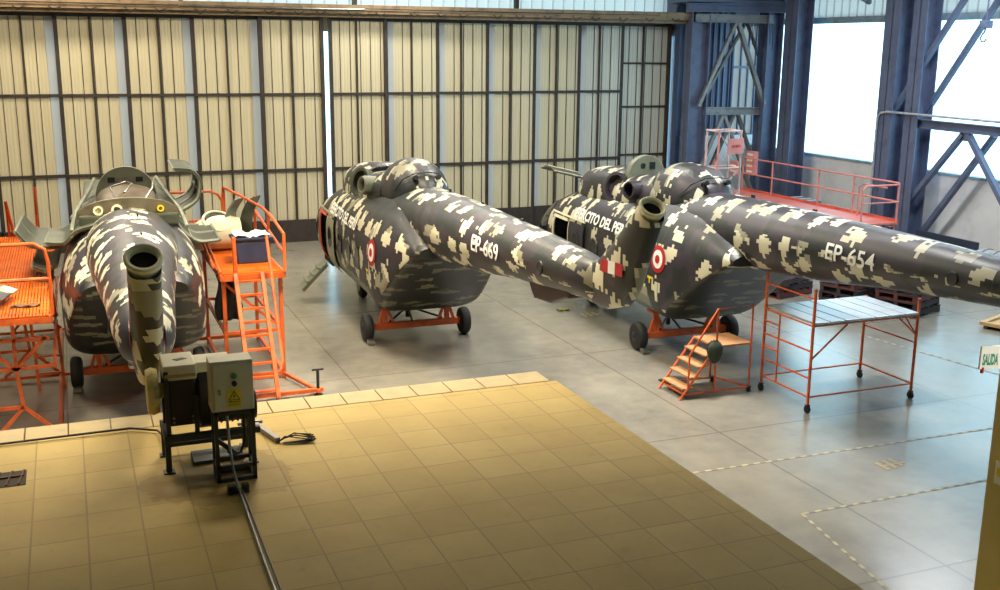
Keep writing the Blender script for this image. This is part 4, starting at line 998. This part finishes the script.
m = MB(); [m.cyl((x,-.175,z),(x,-.16,z),.012,8) for x in (-.26,-.09) for z in (.46,.5)]; m.build('bolt', STEEL, mb_)
m = MB(); m.b2((-.33,-.19,.86),(-.04,.26,1.0)); cp_ = m.build('top_cover', BEIGE, B, bevel=.012)
m = MB(); m.prism([(-.07,.02),(.02,.06),(.06,.02),(-.03,-.03)], 1.0, 1.004, lambda u, v, q: Vector((u-.16, v, q))); m.build('cover_slot', DARK, cp_)
m = MB(); m.b2((-.32,-.195,.89),(-.05,-.19,.92)); m.build('name_strip', worn('brass_strip', srgb(170,150,90), .5), cp_)
m = MB(); m.lathe([(.0,-.09),(.27,-.09),(.3,-.07),(.3,.07),(.27,.09),(0,.09)], (.05,.06,.62), (1,0,0), 36); m.build('fan_scroll', MOTOR, B)
m = MB(); m.b2((-.05,-.08,.78),(.28,.2,.98)); m.build('outlet_duct', BEIGE, B, bevel=.01)
m = MB(); m.cyl((.12,.05,.5),(.5,.05,.5),.15,24); [m.torus((.18+.05*k,.05,.5),(1,0,0),.155,.008,24,6) for k in range(6)]; m.build('electric_motor', MOTOR, B)
m = MB(); m.lathe([(.1,-.05),(.2,-.05),(.22,0),(.2,.05),(.1,.05)], (-.42,.02,.72), (1,0,0), 24); m.lathe([(.07,-.03),(.07,.12)], (-.42,.02,.72), (1,0,0), 16); m.build('inlet_flange', worn('peeling_cream_lagging', srgb(214,196,130), .8, 0, .3, 9, srgb(110,92,54)), B)
m = MB(); m.b2((-.1,-.1,0),(.36,.2,.03)); m.bar((.05,-.1,.28),(.3,-.1,.05),.04); m.build('drip_tray', worn('green_tray', srgb(62,74,62), .5), B)

E = thing('electrical_cabinet', 'beige electrical cabinet with a yellow shock warning sign on a dark stand', 'electrical cabinet', (1.17,9.3,2.6), 0)
m = MB()
for x in (-.16, .16):
    for y in (-.1, .12): m.bar((x,y,0),(x,y,.66),.035)
for z in (.02, .14): m.bar((-.17,-.1,z),(.17,-.1,z),.035); m.bar((-.17,.12,z),(.17,.12,z),.035); m.bar((-.16,-.1,z),(-.16,.12,z),.035); m.bar((.16,-.1,z),(.16,.12,z),.035)
m.bar((-.17,-.1,.64),(.17,-.1,.64),.035); m.bar((-.17,.12,.64),(.17,.12,.64),.035); m.build('stand', ANG, E)
m = MB(); m.b2((-.19,-.11,.66),(.18,.13,1.12)); m.build('enclosure', BEIGE, E, bevel=.008)
m = MB(); m.b2((-.165,-.127,.68),(.175,-.11,1.09)); dr = m.build('door', BEIGE, E, bevel=.006)
m = MB(); m.cyl((-.12,-.13,.86),(-.12,-.145,.86),.012,10); m.box((-.12,-.14,.835),(.025,.01,.02)); m.build('lock', STEEL, dr)
m = MB(); m.lathe([(.026,0),(.026,.02),(.0,.025)], (.01,-.127,.99), (0,-1,0), 18); m.build('green_button', worn('green_lamp', srgb(60,130,70), .3), dr)
m = MB(); m.lathe([(.022,0),(.022,.03),(.0,.03)], (.01,-.127,.92), (0,-1,0), 18); m.box((.01,-.165,.92),(.012,.02,.04)); m.build('switch_knob', DARK, dr)
m = MB(); m.b2((-.055,-.131,.70),(.065,-.128,.865)); sg = m.build('warning_sign', YEL, dr)
P3 = lambda u, v, q: Vector((u, q, v))
m = MB(); m.prism([(-.047,.765),(.057,.765),(.005,.855)], -.1325, -.131, P3); m.build('triangle_border', DARK, sg)
m = MB(); m.prism([(-.034,.772),(.044,.772),(.005,.84)], -.1335, -.132, P3); m.build('triangle_field', YEL, sg)
m = MB(); m.prism([(.008,.828),(-.008,.80),(.003,.80),(-.002,.776),(.018,.806),(.006,.806)], -.1345, -.133, P3); m.build('lightning_bolt', DARK, sg)
text_flat('PELIGRO', (-.045,-.132,.744), (1,0,0), (0,0,1), .1, .014, .001).build('sign_text', DARK, sg)
text_flat('RIESGO ELÉCTRICO', (-.042,-.132,.72), (1,0,0), (0,0,1), .094, .012, .0005).build('sign_text', DARK, sg)
m = MB(); m.tube([(.1,0,.66),(.1,0,.35),(.06,.02,.22),(-.02,.0,.2),(-.06,0,.25)], .012, 8); m.build('cable_loop', RUBBER, E)
cd_ = MB(); cd_.tube([(1.11,9.24,3.24),(1.12,9.22,2.95),(1.13,9.16,2.75),(1.14,9.0,2.66),(1.14,8.8,2.63),(1.12,7.5,2.63),(1.10,5,2.63)], .013, 10)
tag(cd_.build('conduit', STEEL), 'metal conduit running from the cabinet down the tiled slab', 'conduit')
c2 = MB(); c2.tube([(1.17,8.95,2.63),(1.16,7.5,2.63),(1.14,5,2.63)], .008, 8); tag(c2.build('conduit', worn('dull_pipe', srgb(120,108,84), .5, .3)), 'thin dull pipe beside the metal conduit on the slab', 'conduit')
bk = thing('conduit_clamp', 'dark clamp block holding the conduit in front of the cabinet', 'clamp', (1.14,8.93,2.6), 0)
m = MB(); m.b2((-.09,-.04,0),(.09,.04,.03)); m.build('base_block', DARK, bk, bevel=.005); m = MB(); m.b2((-.09,-.03,.03),(-.02,.03,.07)); m.build('jaw', DARK, bk); m = MB(); m.b2((.03,-.03,.03),(.09,.03,.07)); m.build('jaw', DARK, bk)
pp = MB(); pp.tube([(-3,10.84,2.62),(-.85,10.86,2.62),(.35,10.86,2.63),(.6,10.7,2.63),(.66,10.2,2.7)], .012, 8); tag(pp.build('dark_pipe', MET), 'dark pipe laid along the front edge of the slab', 'pipe')
bm_ = thing('channel_offcut', 'short steel channel lying on the slab right of the cabinet', 'steel channel', (1.62,10.1,2.6), 0)
m = MB(); m.bar((-.08,.45,.03),(.06,-.1,.03),.05,.05); m.build('channel', BRACE, bm_); m = MB(); m.bar((-.25,.45,.05),(0,.45,.05),.04,.03); m.build('cross_piece', BRACE, bm_)
wc = MB()
for k in range(7):
    a = .05*k; wc.tube([(1.68+.01*k,9.98,2.62+.008*k),(1.85,10.08-.02*k,2.65+.01*(k%3)),(2.02+.02*(k%2),10.06-.03*k,2.63),(1.95,9.94-.01*k,2.62),(1.72,9.93,2.62)], .006, 6)
tag(wc.build('wire_coil', RUBBER), 'loose bundle of dark wires at the end of the steel channel', 'wires')
ht = thing('drain_grate', 'dark open drain hatch in the tiles at the left edge', 'drain', (-.95,9.95,2.6), 0)
m = MB(); m.b2((-.5,-.2,.002),(.36,.16,.006)); m.build('opening', worn('dark_drain', srgb(50,34,18), .8), ht)
m = MB(); [m.bar((-.5+.1*k,-.18,.01),(-.46+.1*k,.15,.014),.015,.01) for k in range(9)]; m.bar((-.5,-.02,.014),(.34,.02,.014),.03,.01); m.build('grid', worn('rusty_rebar', srgb(96,62,34), .8), ht)

# exit sign and pillar
YW = worn('yellow_plaster', srgb(214,190,116), .7, 0, .08, 1.5)
pl = MB(); pl.b2((7.2,6.0,0),(7.9,6.5,9)); o = pl.build('pillar', YW); tag(o, 'yellow plastered pillar at the lower right edge', 'pillar')
sg = thing('exit_sign', 'white exit sign with green SALIDA lettering at the right edge beside the yellow pillar', 'sign', (6.97,6.5,3.8), 0)
d_ = Vector((.985,-.17,-.03)).normalized(); up = Vector((.02,0,1)); nn = d_.cross(up).normalized()
def quadp(o_, w, h, off, t_):
    m = MB(); a = Vector(o_)+nn*off; vs = [a, a+d_*w, a+d_*w+up*h, a+up*h]; m.add(vs+[v-nn*t_ for v in vs], [(0,1,2,3),(7,6,5,4),(0,4,5,1),(1,5,6,2),(2,6,7,3),(3,7,4,0)]); return m
quadp((0,0,0), .62, .2, 0, .02).build('board', WHITE, sg)
g_ = worn('exit_green', srgb(20,140,110), .5, 0, .05)
text_flat('SALIDA', Vector((.02,0,.04))+nn*.004, d_, up, .15, .095, .006).build('lettering', g_, sg)
m = MB(); a = Vector((.19,0,.085))+nn*.004; m.add([a, a+d_*.05+up*.035, a+d_*.05+up*.012, a+d_*.2+up*.012, a+d_*.2-up*.012, a+d_*.05-up*.012, a+d_*.05-up*.035], [(0,6,5,4,3,2,1)]); m.build('arrow', g_, sg)
m = MB(); m.box((.03,0,-.01),(.02,.02,.05)); m.box((.3,0,-.01),(.02,.02,.05)); m.build('bracket', RED, sg)
st_ = thing('small_sticker', 'small white and yellow notice on the pillar edge', 'notice', (7.199,6.36,2.78), 0)
m = MB(); m.b2((-.004,-.06,0),(0,.06,.2)); m.build('card', WHITE, st_); m = MB(); m.b2((-.007,-.04,.07),(-.004,.04,.15)); m.build('yellow_patch', YEL, st_)

# floor markings
def tape_mat():
    s = N('striped_floor_tape'); x = s.sep(s.coord('Object'))[0]; n = s.noise(s.coord('Object'), 6, 3)
    k = s.math('LESS_THAN', s.math('FRACT', s.math('MULTIPLY', x, 4.5)), .5)
    return s.fin(s.mix(s.math('MULTIPLY', k, n), srgb(112,106,92), srgb(196,186,146)), .6)
TAPE = tape_mat()
def tape(a, b, label, w=.05):
    d = Vector((b[0]-a[0], b[1]-a[1], 0)); m = MB(); m.b2((0,-w/2,.001),(d.length,w/2,.004))
    o = m.build('floor_tape', TAPE); o.location = (a[0], a[1], 0); o.rotation_euler = (0,0,math.atan2(d.y, d.x)); tag(o, label, 'floor tape')
tape((8.6,13.3),(17,13.15), 'striped floor tape running right from the slab corner area')
tape((9.25,11.45),(14,11.45), 'striped floor tape nearest the viewer, running right')
tape((9.25,11.45),(8.7,8.4), 'striped floor tape running from the near corner towards the viewer')
tape((16.7,19.1),(17.4,14.5), 'striped floor tape behind the rolling scaffold')
for i, (x, y, lb) in enumerate(((11.62,22.95,'orange painted number mark on the floor under the EP-669 tail'),(11.05,23.5,'green scrap on the floor under the EP-669 tail'),(9.05,18.4,'x'),(11.72,12.47,'faded yellow paint mark on the floor between the tapes'))):
    if lb == 'x': continue
    m = MB()
    if i == 1: m.sheet([[Vector((.3*a/5, .2*b/4, .02+.02*math.sin(a*2+b))) for b in range(5)] for a in range(6)], .01)
    else: [m.b2((-.2+.16*k,-.16+.03*k,.002),(-.12+.16*k,.16+.03*k,.005)) for k in range(3)]; m.b2((-.2,-.02,.002),(.3,.03,.0055))
    o = m.build('green_scrap' if i == 1 else 'floor_mark', worn('leaf_scrap', srgb(110,120,50), .7) if i == 1 else worn('faded_orange_paint', srgb(150,132,96), .6), None); o.location = (x, y, 0); tag(o, lb, 'floor mark' if i != 1 else 'scrap')

# ------------------------------------------------------------------ light
w = bpy.data.worlds.new('sky'); bpy.context.scene.world = w; w.use_nodes = True
bg = w.node_tree.nodes['Background']; bg.inputs[0].default_value = (.48,.84,1,1); bg.inputs[1].default_value = 4.6
def area(loc, sx, sy, e, col, target=None):
    l = bpy.data.lights.new('lamp', 'AREA'); l.shape = 'RECTANGLE'; l.size = sx; l.size_y = sy; l.energy = e; l.color = col
    o = bpy.data.objects.new('ceiling_or_fill_lamp', l); C.objects.link(o); o.location = loc
    if target is not None: o.rotation_euler = (Vector(target)-Vector(loc)).to_track_quat('-Z', 'Y').to_euler()
    return o
WARM, NEUT, COOL = (1,.87,.66), (1,.94,.84), (.84,.92,1)
for x, y, e, c, sp in ((-2,16.5,800,WARM,100),(4.5,17,900,WARM,100),(-2,26,800,WARM,180),(5,26,800,WARM,180),(11,17,650,(.98,.97,.95),120),(11.5,26,650,NEUT,180),(18,17,90,COOL,150),(18.5,22.5,400,COOL,180),(0,32.5,500,WARM,180),(10,32.5,500,NEUT,180),(21,22,300,COOL,180),(2.5,14.2,215,WARM,98),(12,1,70,NEUT,104),(22.5,21.5,350,COOL,180)):  # cool lamps by the right wall and the near neutral one are added fill
    area((x,y,10.3), 2.2, 1.2, e, c).data.spread = R(sp)
area((7.0,1.0,9.6), .5, .5, 20, NEUT, (7.25,6.4,3.9)).data.spread = R(30)  # unseen fill added to brighten the exit sign
po = bpy.data.lights.new('window_portal', 'AREA'); po.shape = 'RECTANGLE'; po.size = 4.9; po.size_y = 25; po.cycles.is_portal = True
o = bpy.data.objects.new('window_portal', po); C.objects.link(o); o.location = (26.4,24.6,5.1); o.rotation_euler = (0, R(90), 0)
# ------------------------------------------------------------------ camera
cam = bpy.data.objects.new('camera', bpy.data.cameras.new('camera')); C.objects.link(cam)
cd = cam.data; cd.sensor_fit = 'HORIZONTAL'; cd.sensor_width = 36; cd.lens = 1068/1000*36; cd.clip_end = 300
yw, pt, rl = R(-21.9), R(-13.0), R(0.49)
f = Vector((-math.sin(yw)*math.cos(pt), math.cos(yw)*math.cos(pt), math.sin(pt)))
r = Vector((math.cos(yw), math.sin(yw), 0)); u = r.cross(f)
r2 = r*math.cos(rl)+u*math.sin(rl); u2 = -r*math.sin(rl)+u*math.cos(rl)
cam.matrix_world = Matrix(((r2.x,u2.x,-f.x,0),(r2.y,u2.y,-f.y,0),(r2.z,u2.z,-f.z,6.4),(0,0,0,1)))
bpy.context.scene.camera = cam
sc = bpy.context.scene
sc.view_settings.view_transform = 'Standard'; sc.view_settings.look = 'None'; sc.view_settings.gamma = 1
sc.view_settings.use_curve_mapping = False; sc.view_settings.exposure = 0.0
sc.cycles.use_denoising = True
